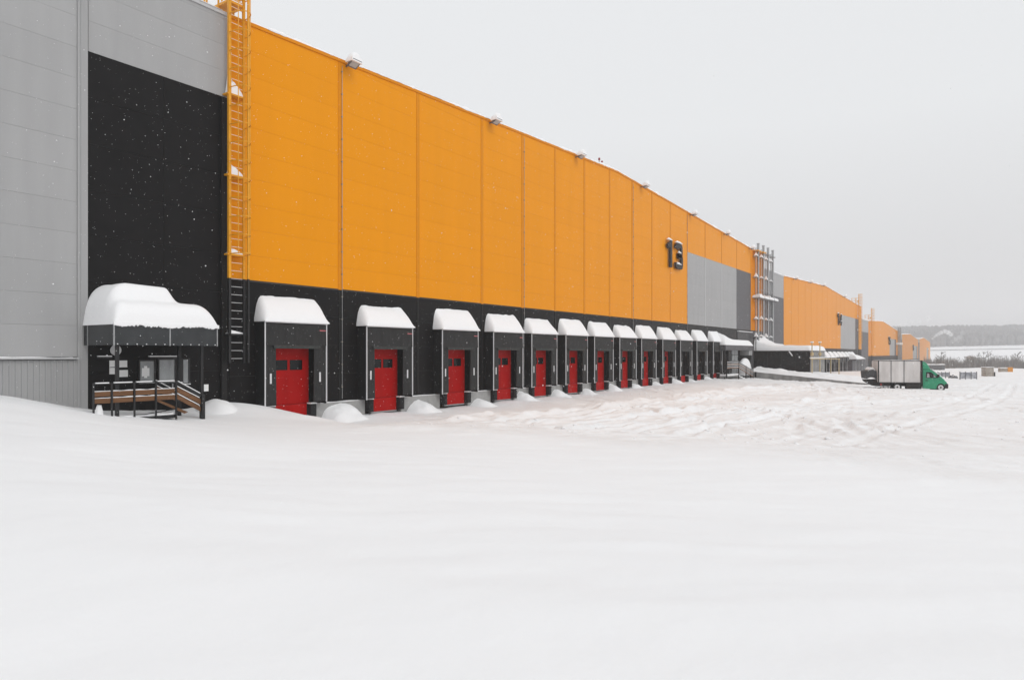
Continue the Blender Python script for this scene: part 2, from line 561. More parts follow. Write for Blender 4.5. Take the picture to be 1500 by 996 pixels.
for i, s in enumerate(bs[1:-1], 1):
    top = roof13(s) - 0.14
    m = M['orange_trim']
    z0 = BAND
    if 12 <= i <= 13:
        MB().box(-0.045, 0.018, s - 0.09, s + 0.09, BAND, ZE + 9.83).build('joint_cover', M['grey_trim'], b13)
        z0 = ZE + 9.832
    elif i in (11, 14):
        z0 = ZE + 9.832
    MB().box(-0.045, 0.018, s - 0.11, s + 0.11, z0 + 0.002, top).build('joint_cover', m, b13)
    MB().box(-0.045, 0.018, s - 0.06, s + 0.06, FLOOR + 0.004, BAND - 0.002).build('joint_cover', M['black_trim'], b13)
MB().box(-0.045, 0.03, S_LAD - 0.02, S_LAD + 0.10, BAND + 0.002, ZE + 12.5).build('joint_cover', M['orange_trim'], b13)
MB().box(-0.045, 0.012, S_LAD + 0.11, S_END, BAND - 0.035, BAND + 0.035).build('band_trim', M['core'], b13)
flashing(b13, S_LAD, S_END, roof13, kn13, M['orange_trim'])
flashing(b13, S_L, S_LAD - 0.002, roof13, kn13, M['grey_trim'], 0.13)
roof_slab(b13, S_L, S_END, roof13, kn13)
edge_snow(b13, S_L, 14.9, roof13, kn13, 1.7, h=0.06)
edge_snow(b13, 15.8, S_END, roof13, kn13, 4.2)
# flat black plate in place of a dark recess, snowy sill, under the dark grey panels
MB().box(0.002, 0.03, bs[14] + 0.25, bs[15] - 0.05, ZE - 0.5, BAND - 0.30).build('recess_plate', M['black_paint'], b13)
MB().box(0.0, 0.22, bs[14] + 0.2, bs[15], BAND - 0.26, BAND - 0.16).build('sill', M['white'], b13)
# small conduit and downpipe
MB().box(0.0, 0.12, s_at(322), s_at(330), ZE - 2.2, ZE + 9.6).build('downpipe', M['black_trim'], b13)

# ---- the doorway, its glazing and the notices by it
def wpx(px0, px1, py0, py1, off=0.0):
    pm, qm = (px0 + px1) / 2, (py0 + py1) / 2
    return s_at(px0, off), s_at(px1, off), ZE + e_at(pm, py1, off), ZE + e_at(pm, py0, off)
def slab(name, m, parent, px0, px1, py0, py1, x0, x1):
    a, c, z0, z1 = wpx(px0, px1, py0, py1)
    return MB().box(x0, x1, a, c, z0, z1).build(name, m, parent)
def glazed(px0, px1, py0, py1):
    a, c, z0, z1 = wpx(px0, px1, py0, py1)
    f = MB()
    t = 0.05
    for bx in ((a - t, a, z0 - t, z1 + t), (c, c + t, z0 - t, z1 + t), (a, c, z1, z1 + t), (a, c, z0 - t, z0)):
        f.box(0.004, 0.07, *bx)
    fo = f.build('window', M['black_paint'], b13)
    MB().box(0.004, 0.035, a, c, z0, z1).build('pane', M['reflect_glass'], fo)
    MB().box(0.0705, 0.11, a - t, c + t, z0 - t, z0 - t + 0.025).build('sill_snow', M['snow'], fo)
glazed(204, 225, 529, 559)
glazed(232, 255, 527, 558)
glazed(260, 263, 527, 558)
glazed(267, 275, 527, 561)
a, c, z0, z1 = wpx(228, 257, 521, 608)
dr = MB().box(0.004, 0.03, a, c, ZE - 1.6, ZE - 1.0).build('door', M['black_trim'], b13)
MB().box(0.03, 0.08, c - 0.16, c - 0.12, ZE - 1.25, ZE - 1.05).build('handle', M['steel'], dr)

def note(px0, px1, py0, py1, label, off=0.006, m='paper', thick=0.012):
    a, c, z0, z1 = wpx(px0, px1, py0, py1)
    o = MB().box(0, thick, a, c, z0, z1).build('notice', M[m], None, origin=(off, a, z0)) if False else None
    mb = MB().box(off, off + thick, a, c, z0, z1)
    o = mb.build('notice', M[m], None, origin=(off, (a + c) / 2, z0))
    return tag(o, label, 'notice', 'paper notices by the entrance')
note(160, 168, 528, 537.5, 'upper white paper of the narrow pair left of the entrance post')
note(160, 168, 538.5, 548, 'lower white paper of the narrow pair left of the entrance post')
note(173, 186, 528, 538, 'wider white paper notice, upper one right of the entrance post')
note(174.5, 187, 542, 552, 'wider white paper notice, lower one right of the entrance post')
note(298.5, 305, 563, 573, 'small white plate on black wall right of the entrance stairs')
a, c, z0, z1 = wpx(207, 218, 539, 551)
mb = MB().box(0.036, 0.042, a, c, z0, z1)
mb.box(0.036, 0.042, (a + c) / 2 - 0.05, (a + c) / 2 + 0.05, z1, z1 + 0.07).box(0.036, 0.042, (a + c) / 2 - 0.05, (a + c) / 2 + 0.05, z0 - 0.06, z0)
tag(mb.build('notice', M['paper'], None, origin=(0.036, a, z0)), 'white cross-shaped paper stuck on the left entrance window pane', 'notice', 'paper notices by the entrance')
a, c, z0, z1 = wpx(161, 177, 505, 521)
o = MB().disc((0.01, (a + c) / 2, (z0 + z1) / 2), (c - a) / 2, (1, 0, 0), 0.03, 28).build('round_sign', M['white'], None, smooth=True, origin=(0.01, (a + c) / 2, z0))
tag(o, 'round white disc sign on black wall under the snowy entrance canopy', 'sign')
for (p0, p1) in ((142, 162), (217, 260)):
    a, c, z0, z1 = wpx(p0, p1, 520, 523)
    l = MB().box(0.003, 0.10, a, c, z0 - 0.05, z0 + 0.01).build('lintel', M['black_paint'], b13)
    MB().box(0.004, 0.10, a, c, z0 + 0.0105, z0 + 0.045).build('lintel_snow', M['snow'], l)

# ---- plinth between docks is filled in below, once the docks are known
DOCK_L = [388, 537, 648, 723, 779, 829, 871, 908, 940, 971, 997, 1021, 1045]
DW = 3.05
dock_s = [s_at(p, 0.6) for p in DOCK_L]
pl_edges = [(S_LAD, dock_s[0] + 0.35)] + [(a + 2.68, c + 0.33) for a, c in zip(dock_s, dock_s[1:])] + [(dock_s[-1] + 2.68, S_END)]
for a, c in pl_edges:
    p = MB().box(-0.045, 0.14, a, c, -2.0, FLOOR - 0.03).build('plinth', M['concrete'], b13)
    def lt(x, y, a=a, c=c):
        return FLOOR - 0.03 + (0.035 + 0.03 * nz(y * 1.3, 8.8)) * (1 if x < 0.15 else 0.3)
    MB().field(frange(0.001, 0.17, 4), frange(a, c, 16), lt, FLOOR - 0.029).build('ledge_snow', M['snow'], p, smooth=True)

# ---- loading docks: one built, twelve copied
def snow_cap(seed, lumps=1.0):
    W = DW + 0.06
    H = 0.95 + 0.09 * math.sin(seed * 3.1)
    def h(x, y):
        u = min(y + 0.03, W - 0.03 - y) / 0.34
        edge = (1 - (1 - min(1, max(0, u))) ** 2.2) ** 0.55 if u > 0 else 0
        if y > W / 2:
            edge = (1 - (1 - min(1, max(0, u * 1.5))) ** 1.6) ** 0.8 if u > 0 else 0
        v = max(0, x / 0.70)
        prof = 0.07 + H * max(0.0, 1 - v ** 1.35) ** 0.85
        slump = 0.30 * math.exp(-((y - W * (0.5 + 0.45 * math.sin(seed * 7.7))) / 0.35) ** 2) * (0.5 + 0.5 * math.sin(seed * 4.3)) * min(1, v * 1.4) * max(0, 1 - v) * 2
        prof = prof * (1 - slump)
        return 0.025 + prof * (0.10 + 0.90 * edge) + 0.018 * nz(y * 7, x * 7, seed) + 0.035 * nz(y * 1.6 + seed * 9, x * 2, seed) + 0.05 * max(0, nz(y * 2.4, x, seed * 3 + 2)) * max(0, 1 - v * 1.5)
    mb = MB().field([0.002, 0.07, 0.14, 0.22, 0.30, 0.38, 0.46, 0.54, 0.61, 0.66, 0.70], frange(-0.06, W, 34), lambda x, y: h(x, y + 0.0) if x < 0.695 else 0.03, 0.0)
    return mb
dock = thing('loading_dock', (0, dock_s[0], FLOOR), '', 'loading dock', 'row of red loading docks on the near warehouse')
HT = DOCK_TOP - FLOOR                       # shelter height
def L(mb, name, m, parent=None, **k):
    return mb.build(name, m, parent or dock, local=True, **k)
for y0 in (0.0, DW - 0.04):
    L(MB().box(0.019, 0.56, y0, y0 + 0.04, 0.0, HT - 0.005), 'side_panel', M['black_paint'])
L(MB().box(0.019, 0.56, 0.0, DW, HT, HT + 0.02), 'top_panel', M['black_paint'])
L(MB().prism_y([(0.565, HT - 0.03), (0.60, HT - 0.03), (0.63, 2.43), (0.595, 2.43)], 0.06, DW - 0.06), 'head_curtain', M['curtain'])
L(MB().prism_y([(0.596, 2.428), (0.632, 2.428), (0.634, 2.30), (0.60, 2.30)], 0.40, DW - 0.38), 'curtain_flap', M['curtain_worn'])
L(MB().prism_x([(0.05, 0.05), (0.56, 0.05), (0.52, HT - 0.04), (0.05, HT - 0.04)], 0.53, 0.562), 'side_curtain', M['curtain'])
L(MB().prism_x([(2.38, 0.10), (DW - 0.05, 0.10), (DW - 0.05, HT - 0.04), (2.42, HT - 0.04)], 0.53, 0.562), 'side_curtain', M['curtain'])
L(MB().box(0.566, 0.605, 0.0, 0.042, 0.0, HT), 'edge_trim', M['white'])
L(MB().box(0.566, 0.605, DW - 0.042, DW, 0.08, HT), 'edge_trim', M['white'])
L(MB().box(0.566, 0.64, 0.0, DW, HT + 0.001, HT + 0.035), 'edge_trim', M['white'])
L(MB().box(0.563, 0.575, 0.25, 0.33, 0.92, 1.32), 'guide_marker', M['white'])
L(MB().box(0.563, 0.575, 2.66, 2.74, 0.92, 1.32), 'guide_marker', M['white'])
L(MB().box(0.606, 0.612, DW - 0.40, DW - 0.07, HT - 0.28, HT - 0.235), 'maker_plate', M['skin_red'])
db = MB()
zz = frange(0.02, 2.75, 6)
for z0, z1 in zip(zz, zz[1:]):
    db.box(0.020, 0.055, 0.46, 2.52, z0 + 0.006, z1 - 0.006)
db.box(0.019, 0.048, 0.46, 2.52, 0.02, 2.75)
L(MB().box(0.02, 0.16, 0.66, 2.34, -0.60, 0.015), 'leveller_plate', M['red'])
door = L(db, 'door', M['red'])
for y0 in (0.86, 1.60):
    f = MB()
    z0, z1 = 1.46, 1.81
    for bx in ((y0 - 0.03, y0, z0 - 0.03, z1 + 0.03), (y0 + 0.55, y0 + 0.58, z0 - 0.03, z1 + 0.03), (y0, y0 + 0.55, z1, z1 + 0.03), (y0, y0 + 0.55, z0 - 0.03, z0)):
        f.box(0.056, 0.075, *bx)
    f.box(0.0555, 0.062, y0, y0 + 0.55, z0, z1)
    L(f, 'window', M['glass'], door)
for y0 in (0.34, 2.36):
    bo = L(MB().box(0.141, 0.40, y0, y0 + 0.30, -0.58, 0.0), 'bumper', M['rubber'], bevel=0.015)
    for zz0 in (-0.50, -0.30, -0.10):
        L(MB().box(0.400, 0.43, y0 + 0.04, y0 + 0.26, zz0, zz0 + 0.08), 'bumper_rib', M['rubber'], bo)
    L(MB().field(frange(0.15, 0.41, 5), frange(y0, y0 + 0.3, 6), lambda x, y: 0.05 + 0.02 * nz(x * 9, y * 9), 0.001), 'snow', M['snow'], bo, smooth=True)
L(MB().box(0.02, 0.19, 0.66, 2.34, -0.66, -0.605), 'door_sill', M['steel'])
cap0 = snow_cap(1)
lm = Vector((0, 0, 0))
o = L(cap0, 'snow_cap', M['snow'], smooth=True, angle=70)
o.location = (0, 0, HT + 0.036)
DESC = ['first loading dock from the yellow ladder, its red door showing two windows',
        'second loading dock from the yellow ladder, red door beside a wide black gap',
        'third loading dock from the yellow ladder under a domed snow cap']
docks = [dock]
for i in range(1, 13):
    lab = DESC[i] if i < 3 else ('%s loading dock from the yellow ladder, snow-capped with narrow view of its red door' % ORD[i] if i < 11 else
                                 ['twelfth loading dock from the yellow ladder, dark opening, last but one before the far stairs', 'last loading dock of the near warehouse, dark opening beside the far stairs'][i - 11])
    d2 = copy_tree(dock, (0, dock_s[i], FLOOR), lab)
    docks.append(d2)
    for ch in list(d2.children):
        if i >= 10 and ch.name.split('.')[0] == 'door':      # door left out: only the dark opening shows
            for g in list(ch.children):
                bpy.data.objects.remove(g)
            bpy.data.objects.remove(ch)
            continue
        if ch.name.startswith('snow_cap'):
            me = snow_cap(i * 1.37 + 2).mesh('snow_cap', True, Vector((0, 0, 0)), 70)
            me.materials.append(M['snow'])
            ch.data = me
dock['label'] = DESC[0]

# ---- snow heaps between the docks
heaps = [(a + DW + 0.05, c - 0.05) for a, c in zip(dock_s, dock_s[1:])]
for i, (a, c) in enumerate(heaps):
    mid, half = (a + c) / 2 - 0.1 + 0.1 * math.sin(i * 5.1), max(0.85, (c - a) / 2 * (0.98 + 0.1 * math.sin(i * 3.7)))
    Hh = (0.60 if half > 1.0 else 0.44) + 0.12 * math.sin(i * 2.3)
    zb = ZE - 3.05
    def hf(x, y, mid=mid, half=half, Hh=Hh, i=i, zb=zb):
        u = abs(y - mid) / half
        v = max(0, (x - 0.14)) / 1.25
        g = max(0, 1 - u ** (4.0 if half > 1.0 else 1.8)) * max(0, 1 - v ** 1.6)
        g = 0.86 * g + 0.22 * max(0, 1 - (u / 1.4) ** 2) * max(0, 1 - (x - 0.14) / 2.3)
        return zb + 0.9 * 0 + (0.18 + Hh) * g + 0.10 * nz(y * 1.6, x * 1.6, i) * min(1, g * 2) + 0.04 * nz(y * 5, x * 5, i) * min(1, g * 3)
    o = MB().field(frange(0.142, 2.44, 24), frange(mid - half * 1.4, mid + half * 1.4, 36), hf, zb - 0.3).build('snow_heap', M['snow'], None, smooth=True, origin=(0.14, mid, zb), angle=60)
    tag(o, 'white snow heap against the concrete plinth between the %s and %s loading docks' % (ORD[i], ORD[i + 1]), 'snow heap', 'snow heaps between the loading docks')

# ---- number signs
def stroke_poly(path, wd):
    """offset a polyline (y, z) on both sides with mitred joints -> left and right lists"""
    n = len(path)
    Lp, Rp = [], []
    for i in range(n):
        d0 = Vector(path[i]) - Vector(path[i - 1]) if i > 0 else None
        d1 = Vector(path[i + 1]) - Vector(path[i]) if i < n - 1 else None
        if d0 is None: d0 = d1
        if d1 is None: d1 = d0
        d0, d1 = d0.normalized(), d1.normalized()
        n0, n1 = Vector((-d0.y, d0.x)), Vector((-d1.y, d1.x))
        m = (n0 + n1)
        m = m / max(0.35, m.length_squared) * 2 if m.length > 1e-4 else n0
        m = m * 1.0
        k = wd / 2
        Lp.append(Vector(path[i]) + m * k)
        Rp.append(Vector(path[i]) - m * k)
    return Lp, Rp
def stroke(mb, path, wd, x0, x1):
    Lp, Rp = stroke_poly(path, wd)
    n = len(path)
    vs = []
    for x in (x0, x1):
        vs += [(x, p.x, p.y) for p in Lp] + [(x, p.x, p.y) for p in Rp]
    fs = []
    for i in range(n - 1):
        fs.append((i, i + 1, n + i + 1, n + i))
        fs.append((2 * n + n + i, 2 * n + n + i + 1, 2 * n + i + 1, 2 * n + i))
        fs.append((i, 2 * n + i, 2 * n + i + 1, i + 1))
        fs.append((n + i, n + i + 1, 3 * n + i + 1, 3 * n + i))
    fs.append((0, n, 3 * n, 2 * n))
    fs.append((n - 1, 3 * n - 1, 4 * n - 1, 2 * n - 1))
    mb.add(vs, fs)
def rounded(path, r=0.16, k=4):
    res = [path[0]]
    for a, b, c in zip(path, path[1:], path[2:]):
        A, B, C = Vector(a), Vector(b), Vector(c)
        p, q = B + (A - B).normalized() * r, B + (C - B).normalized() * r
        for i in range(k + 1):
            t = i / k
            v = p * (1 - t) ** 2 + B * 2 * t * (1 - t) + q * t * t
            res.append((v.x, v.y))
    return res + [path[-1]]
GLY = {'1': [[(0.02, 0.74), (0.36, 0.90), (0.36, 0.0)]],
       '3': [[(0.08, 0.78), (0.08, 0.90), (0.62, 0.90), (0.62, 0.53), (0.28, 0.53)], [(0.28, 0.49), (0.66, 0.49), (0.66, 0.09), (0.06, 0.09), (0.06, 0.24)]],
       '4': [[(0.5, 0.0), (0.5, 0.95)], [(0.5, 0.88), (0.06, 0.28), (0.72, 0.28)]],
       '5': [[(0.62, 0.9), (0.1, 0.9), (0.1, 0.53), (0.62, 0.53), (0.62, 0.09), (0.06, 0.09)]],
       '6': [[(0.62, 0.9), (0.1, 0.9), (0.1, 0.09), (0.62, 0.09), (0.62, 0.5), (0.1, 0.5)]]}
def number_sign(text, s0, s1, z0, z1, label, x0=0.12, x1=0.30, snow=True):
    t = thing('number_sign', (0, (s0 + s1) / 2, z0), label, 'number sign', 'numbers on the warehouse fronts')
    hgt = z1 - z0
    adv = (s1 - s0) / len(text)
    for k, ch in enumerate(text):
        mb = MB()
        sc = adv * 1.18
        for path in GLY[ch]:
            pp = [(s0 + adv * k + p[0] * sc * (1.0), z0 + p[1] * hgt) for p in path]
            pp = rounded(pp, 0.12 * hgt) if ch != '1' and ch != '4' else pp
            stroke(mb, pp, 0.165 * hgt, x0, x1)
        o = mb.build('digit', M['dark_grey'] if not snow else M['digit'], t)
        for yy in (0.25, 0.75):
            MB().box(0.0, x0, s0 + adv * (k + 0.45), s0 + adv * (k + 0.45) + 0.06, z0 + hgt * yy, z0 + hgt * yy + 0.06).build('bracket', M['black_paint'], o)
        if snow:
            caps = {'1': [(0.02, 0.47, 1.0, 0.0)], '3': [(0.02, 0.70, 1.0, 0), (0.30, 0.56, 0.63, -1), (0.02, 0.6, 0.19, -1)], '4': [(0.38, 0.62, 0.96, 0), (0.1, 0.7, 0.38, 0)]}.get(ch, [])
            for (a, c, zq, kk) in caps:
                ya, yc, zq = s0 + adv * k + a * sc, s0 + adv * k + c * sc, z0 + zq * hgt
                def hh(x, y, ya=ya, yc=yc, zq=zq):
                    u = min(1, max(0, min(y - ya, yc - y) / (0.25 * (yc - ya))))
                    v = min(1, max(0, min(x - x0, x1 - x) / 0.1))
                    return zq + 0.005 + 0.085 * hgt * u ** 0.6 * (0.4 + 0.6 * v)
                MB().field(frange(x0 - 0.01, x1 + 0.02, 7), frange(ya, yc, 12), hh, zq).build('snow', M['snow'], o, smooth=True)
    return t
M['digit'] = mat('sign_graphite', (0.04, 0.038, 0.04), 0.5, 0.15, var=0.06)
number_sign('13', s_at(974), s_at(997.5), ZE + 7.82, ZE + 10.25, 'big dark 13 standing off the orange wall of the near warehouse')

# ---- floodlights
def floodlight(x, y, z, label, group, parts=True):
    t = thing('floodlight', (x, y, z), label, 'floodlight', group)
    MB().bar((0, y, z - 0.05), (0.32, y, z + 0.02), 0.06).build('bracket', M['lamp_metal'], t)
    hb = MB()
    c = Vector((0.52, y, z - 0.02))
    ax = Vector((0.88, 0, 0.47)).normalized()
    up = Vector((-0.47, 0, 0.88)).normalized()
    vs = []
    for k in (-0.055, 0.055):
        sc = 1.0 if k < 0 else 0.8
        for a, b2 in ((-0.25, -0.27), (0.25, -0.27), (0.25, 0.27), (-0.25, 0.27)):
            vs.append(c + ax * a * sc + Vector((0, b2 * sc, 0)) + up * k)
    hb.add(vs, [(0, 3, 2, 1), (4, 5, 6, 7), (0, 1, 5, 4), (1, 2, 6, 5), (2, 3, 7, 6), (3, 0, 4, 7)])
    h = hb.build('housing', M['lamp_metal'], t, bevel=0.012)
    lb = MB()
    vs = [c + ax * a + Vector((0, b2, 0)) - up * k for k in (0.057, 0.064) for a, b2 in ((-0.17, -0.2), (0.17, -0.2), (0.17, 0.2), (-0.17, 0.2))]
    lb.add(vs, [(0, 1, 2, 3), (4, 7, 6, 5), (0, 4, 5, 1), (1, 5, 6, 2), (2, 6, 7, 3), (3, 7, 4, 0)])
    lb.build('lens', M['lens'], h)
    def hh(x, y2):
        u = max(0, 1 - ((x - 0.42) / 0.36) ** 2 - ((y2 - y) / 0.33) ** 2)
        return z + 0.05 + (x - 0.52) * 0.53 + 0.38 * u ** 0.5
    MB().field(frange(0.30, 0.74, 9), frange(y - 0.3, y + 0.3, 9), hh, z - 0.02).build('snow_cap', M['snow'], t, smooth=True)
    return t
LIGHTS = [507, 717, 843, 938.5, 1010.5, 1060, 1097]
for i, p in enumerate(LIGHTS):
    s = s_at(p)
    floodlight(0, s, roof13(s) - 0.18, '%s floodlight from the yellow ladder on the near warehouse roof edge' % ORD[i].capitalize().lower(), 'floodlights along the near roof edge')
t = thing('obstruction_light', (-0.3, s_at(883), roof13(s_at(883))), 'pair of tiny dark red beacon lamps on the roof ridge of the near warehouse', 'beacon')
sy = s_at(883)
for dy, dz in ((0, 0.42), (0.45, 0.30)):
    MB().tube([(-0.3, sy + dy, roof13(sy) - 0.05), (-0.3, sy + dy, roof13(sy) + dz)], 0.02, 6).build('mast', M['lamp_metal'], t)
    MB().tube([(-0.3, sy + dy, roof13(sy) + dz), (-0.3, sy + dy, roof13(sy) + dz + 0.08), (-0.3, sy + dy, roof13(sy) + dz + 0.16)], 0.08, 8).build('lamp', M['obstruct'], t)

# ---- conductor wires clipped down the facade
for i, p in enumerate((500, 767, 927, 1006)):
    s = s_at(p)
    t = thing('conductor_wire', (0, s, FLOOR), '%s thin conductor wire with clips running down the near facade, counted from the ladder' % ORD[i], 'wire', 'conductor wires on the near facade')
    MB().tube([(0.06, s, FLOOR + 0.1), (0.06, s, roof13(s) - 0.3)], 0.012, 5).build('wire', M['steel'], t)
    z = FLOOR + 0.6
    while z < roof13(s) - 0.4:
        MB().box(0.018, 0.08, s - 0.025, s + 0.025, z, z + 0.05).build('clip', M['crate'], t)
        z += 1.0

# ---- access ladders
def ladder(s, z0, z1, z_paint, z_cage, zr, label, snow_z, rung_parts=True):
    t = thing('access_ladder', (0, s, z0), label, 'ladder', 'roof access ladders')
    xo = 0.30
    W2 = 0.30
    for dy, r in ((-W2, 0.052), (W2, 0.045)):
        MB().box(xo - r, xo + r, s + dy - r, s + dy + r, z_paint, z1).build('stile', M['yellow'], t)
        MB().box(xo - r + 0.002, xo + r - 0.002, s + dy - r + 0.002, s + dy + r - 0.002, z0, z_paint - 0.001).build('stile', M['black_paint'], t)
    # second, outer pair of posts
    MB().box(xo + 0.18, xo + 0.25, s + W2 + 0.02, s + W2 + 0.09, z_paint, z1).build('post', M['yellow'], t)
    MB().box(xo + 0.18, xo + 0.25, s + W2 + 0.02, s + W2 + 0.09, z0, z_paint - 0.001).build('post', M['black_paint'], t)
    z, k = z0 + 0.15, 0
    while z < z1 - 0.2:
        r = MB().tube([(xo, s - W2, z), (xo, s + W2, z)], 0.014, 6).build('rung', M['yellow'] if z > z_paint else M['black_paint'], t)
        if rung_parts:
            MB().box(xo - 0.014, xo + 0.014, s - W2 + 0.06, s + W2 - 0.06, z + 0.0125, z + 0.024).build('snow', M['snow'], r)
        z += 0.30
        k += 1
    z = z_cage
    n = 14
    while z < z1 + 0.01:
        arc = []
        for i in range(n + 1):
            a = math.pi * i / n
            arc.append((xo + 0.72 * math.sin(a) ** 0.8, s - (W2 + 0.02) * math.cos(a), z))
        MB().tube(arc, 0.021, 5).build('hoop', M['yellow'], t)
        z += 0.69
    for i in (3, 7, 11):
        a = math.pi * i / n
        p = (xo + 0.72 * math.sin(a) ** 0.8, s - (W2 + 0.02) * math.cos(a))
        MB().tube([(p[0], p[1], z_cage), (p[0], p[1], z1)], 0.018, 5).build('cage_strap', M['yellow'], t)
    for zz in snow_z:
        br = MB()
        mcol = M['yellow'] if zz > z_paint else M['black_paint']
        br.box(0.02, xo + 0.05, s - W2 - 0.10, s + W2 + 0.06, zz - 0.06, zz)
        bo = br.build('bracket', mcol, t)
        hh0 = {0: 0.75, 1: 0.5, 2: 0.28, 3: 0.16}.get(snow_z.index(zz), 0.2)
        def hh(x, y, zz=zz, hh0=hh0):
            u = (y - (s - W2)) / (2 * W2)
            p = max(0, 1 - abs(u - 0.30) / 0.75) * hh0
            if u < 0.25:
                p = max(p, hh0 * 1.25 * max(0, 1 - abs(u - 0.10) / 0.15))
            ed = min(1, max(0, min(y - (s - W2), s + W2 - y) / 0.08))
            return zz + 0.02 + p * ed * (0.6 + 0.4 * max(0, 1 - x / xo))
        MB().field(frange(0.03, xo + 0.02, 6), frange(s - W2 - 0.05, s + W2, 16), hh, zz + 0.001).build('snow', M['snow'], bo, smooth=True)
    # platform with guard rail on the parapet
    pl = MB().box(-1.2, xo, s - W2 - 0.04, s + W2 + 0.04, zr + 0.32, zr + 0.40).build('landing', M['yellow'], t)
    MB().box(-1.1, xo, s - W2, s + W2, zr + 0.401, zr + 0.46).build('snow', M['snow'], pl)
    for y in (s - W2 - 0.02, s + W2 + 0.02):
        for x in (-1.18, -0.4):
            MB().box(x, x + 0.05, y - 0.025, y + 0.025, zr + 0.0, zr + 1.5).build('guard_post', M['yellow'], t)
        for z in (0.9, 1.45):
            MB().box(-1.18, xo, y - 0.02, y + 0.02, zr + z, zr + z + 0.04).build('guard_rail', M['yellow'], t)
    MB().box(-0.02, xo + 0.02, s - W2, s + W2, zr + 0.62, zr + 0.92).build('kick_plate', M['yellow'], t)
    # rail reaching over the grey parapet
    for x in (-0.1,):
        MB().box(x, x + 0.04, s - W2 - 0.75, s - W2, zr + 0.62, zr + 0.67).build('guard_rail', M['yellow'], t)
        MB().box(x, x + 0.04, s - W2 - 0.79, s - W2 - 0.74, zr - 0.1, zr + 1.5).build('guard_post', M['yellow'], t)
    return t
s_l = s_at(346.5, 0.3)
ladder(s_l, ZE - 0.35, ZE + 14.4, BAND, ZE + 3.73, roof13(15), 'tall yellow caged roof ladder between black and orange fields of the near warehouse', [ZE + 9.75, ZE + 6.72, ZE + 3.75, ZE + 0.75])

# ---- far warehouses
def far_house(idx, n_bays, s0, so, s1, pts, eband, grey_px, grey_top, label, left_split, small):
    roof = roof_fn(pts)
    b = thing('warehouse', (0, so, 0), label, 'warehouse', 'row of warehouses along the yard')
    zb = ZE + eband
    knots = [p[0] for p in pts]
    kk = [k for k in knots if so < k < s1]
    MB().prism_x([(so, zb), (s1, zb)] + [(s, roof(s) - 0.12) for s in reversed([so] + kk + [s1])], ROOF_X, -0.05).build('wall', M['orange_core'], b)
    MB().box(ROOF_X, -0.05, s0, s1, zb - 12, zb - 0.001).build('wall', M['core'], b)
    MB().box(ROOF_X, -0.05, s0, so - 0.001, zb, roof(s0) - 0.12).build('wall', M['grey_core'], b)
    zs = ZE + left_split
    bsx = frange(so, s1, n_bays + 1)
    sg0, sg1, sg2 = s_at(grey_px[0]), s_at(grey_px[1]), s_at(grey_px[2])
    i0 = min(range(len(bsx)), key=lambda i: abs(bsx[i] - sg0))
    i1 = min(range(len(bsx)), key=lambda i: abs(bsx[i] - sg1))
    i2 = max(i1 + 1, min(range(len(bsx)), key=lambda i: abs(bsx[i] - sg2)))
    zg = ZE + grey_top
    group = {}
    def put(a, c, z0, z1, mk, clip=False):
        poly = [(a + 0.04, z0), (c - 0.04, z0), (c - 0.04, z1), (a + 0.04, z1)]
        if clip:
            poly = [(a + 0.04, z0), (c - 0.04, z0), (c - 0.04, roof(c) - 0.02)] + [(k, roof(k) - 0.02) for k in kk if a + 0.04 < k < c - 0.04] + [(a + 0.04, roof(a) - 0.02)]
        mb = group.setdefault(mk, MB()) if small else MB()
        mb.prism_x(poly, -0.045, 0.0)
        if not small:
            mb.build('wall_panel', M[mk], b)
    for i in range(n_bays):
        a, c = bsx[i], bsx[i + 1]
        if i0 <= i < i1:
            put(a, c, zb + 0.01, zg - 0.01, 'grey')
            put(a, c, zg, 0, 'orange', True)
        elif i1 <= i < i2:
            put(a, c, zb + 0.01, zg - 0.01, 'dark_grey')
            put(a, c, zg, 0, 'orange', True)
        else:
            put(a, c, zb + 0.01, 0, 'orange', True)
        put(a, c, zb - 6, zb - 0.01, 'black')
    put(s0, so, zs, roof(s0) - 0.02, 'grey')
    put(s0, so, zb - 6, zs - 0.01, 'dark_grey')
    for mk, mb in group.items():
        tag(mb.build('wall_panels' if False else 'cladding', M[mk], b), kind='stuff')
    flashing(b, so, s1, roof, knots, M['orange_trim'])
    flashing(b, s0, so - 0.002, roof, knots, M['grey_trim'], 0.2)
    roof_slab(b, s0, s1, roof, knots)
    edge_snow(b, s0, s1, roof, knots, idx * 3.3, step=0.7, h=0.22)
    return b, roof
P = lambda px: s_at(px)
b14, roof14 = far_house(14, 16, S_END + 0.01, P(1148), P(1262), [(P(1148), 11.15), (P(1209), 12.25), (P(1257), 11.1), (P(1262), 11.0)], 0.97, (1234, 1252, 1256), 7.85,
                        'second warehouse in the row, orange with the number 14 and a far row of docks', 7.9, False)
b15, roof15 = far_house(15, 16, P(1262) + 0.01, P(1272), P(1317), [(P(1272), 8.2), (P(1293), 9.2), (P(1313), 7.75), (P(1317), 7.6)], -0.6, (1304, 1311, 1312.5), 4.6,
                        'third warehouse in the row, pale orange gable seen above the truck box', 5.2, True)
b16, roof16 = far_house(16, 16, P(1317) + 0.02, P(1321.5), P(1345), [(P(1321.5), 6.8), (P(1333), 7.7), (P(1343), 6.3), (P(1345), 6.2)], -2.2, (1338, 1342.5, 1344), 3.2,
                        'fourth warehouse in the row, faint orange gable above the truck cab end', 5.0, True)
b17, roof17 = far_house(17, 16, P(1345) + 0.05, P(1347), P(1362.5), [(P(1347), 6.6), (P(1353), 7.6), (P(1361), 6.3), (P(1362.5), 6.0)], -3.2, (1357, 1359, 1360), 3.0,
                        'farthest warehouse in the row, palest orange gable at its end', 5.0, True)
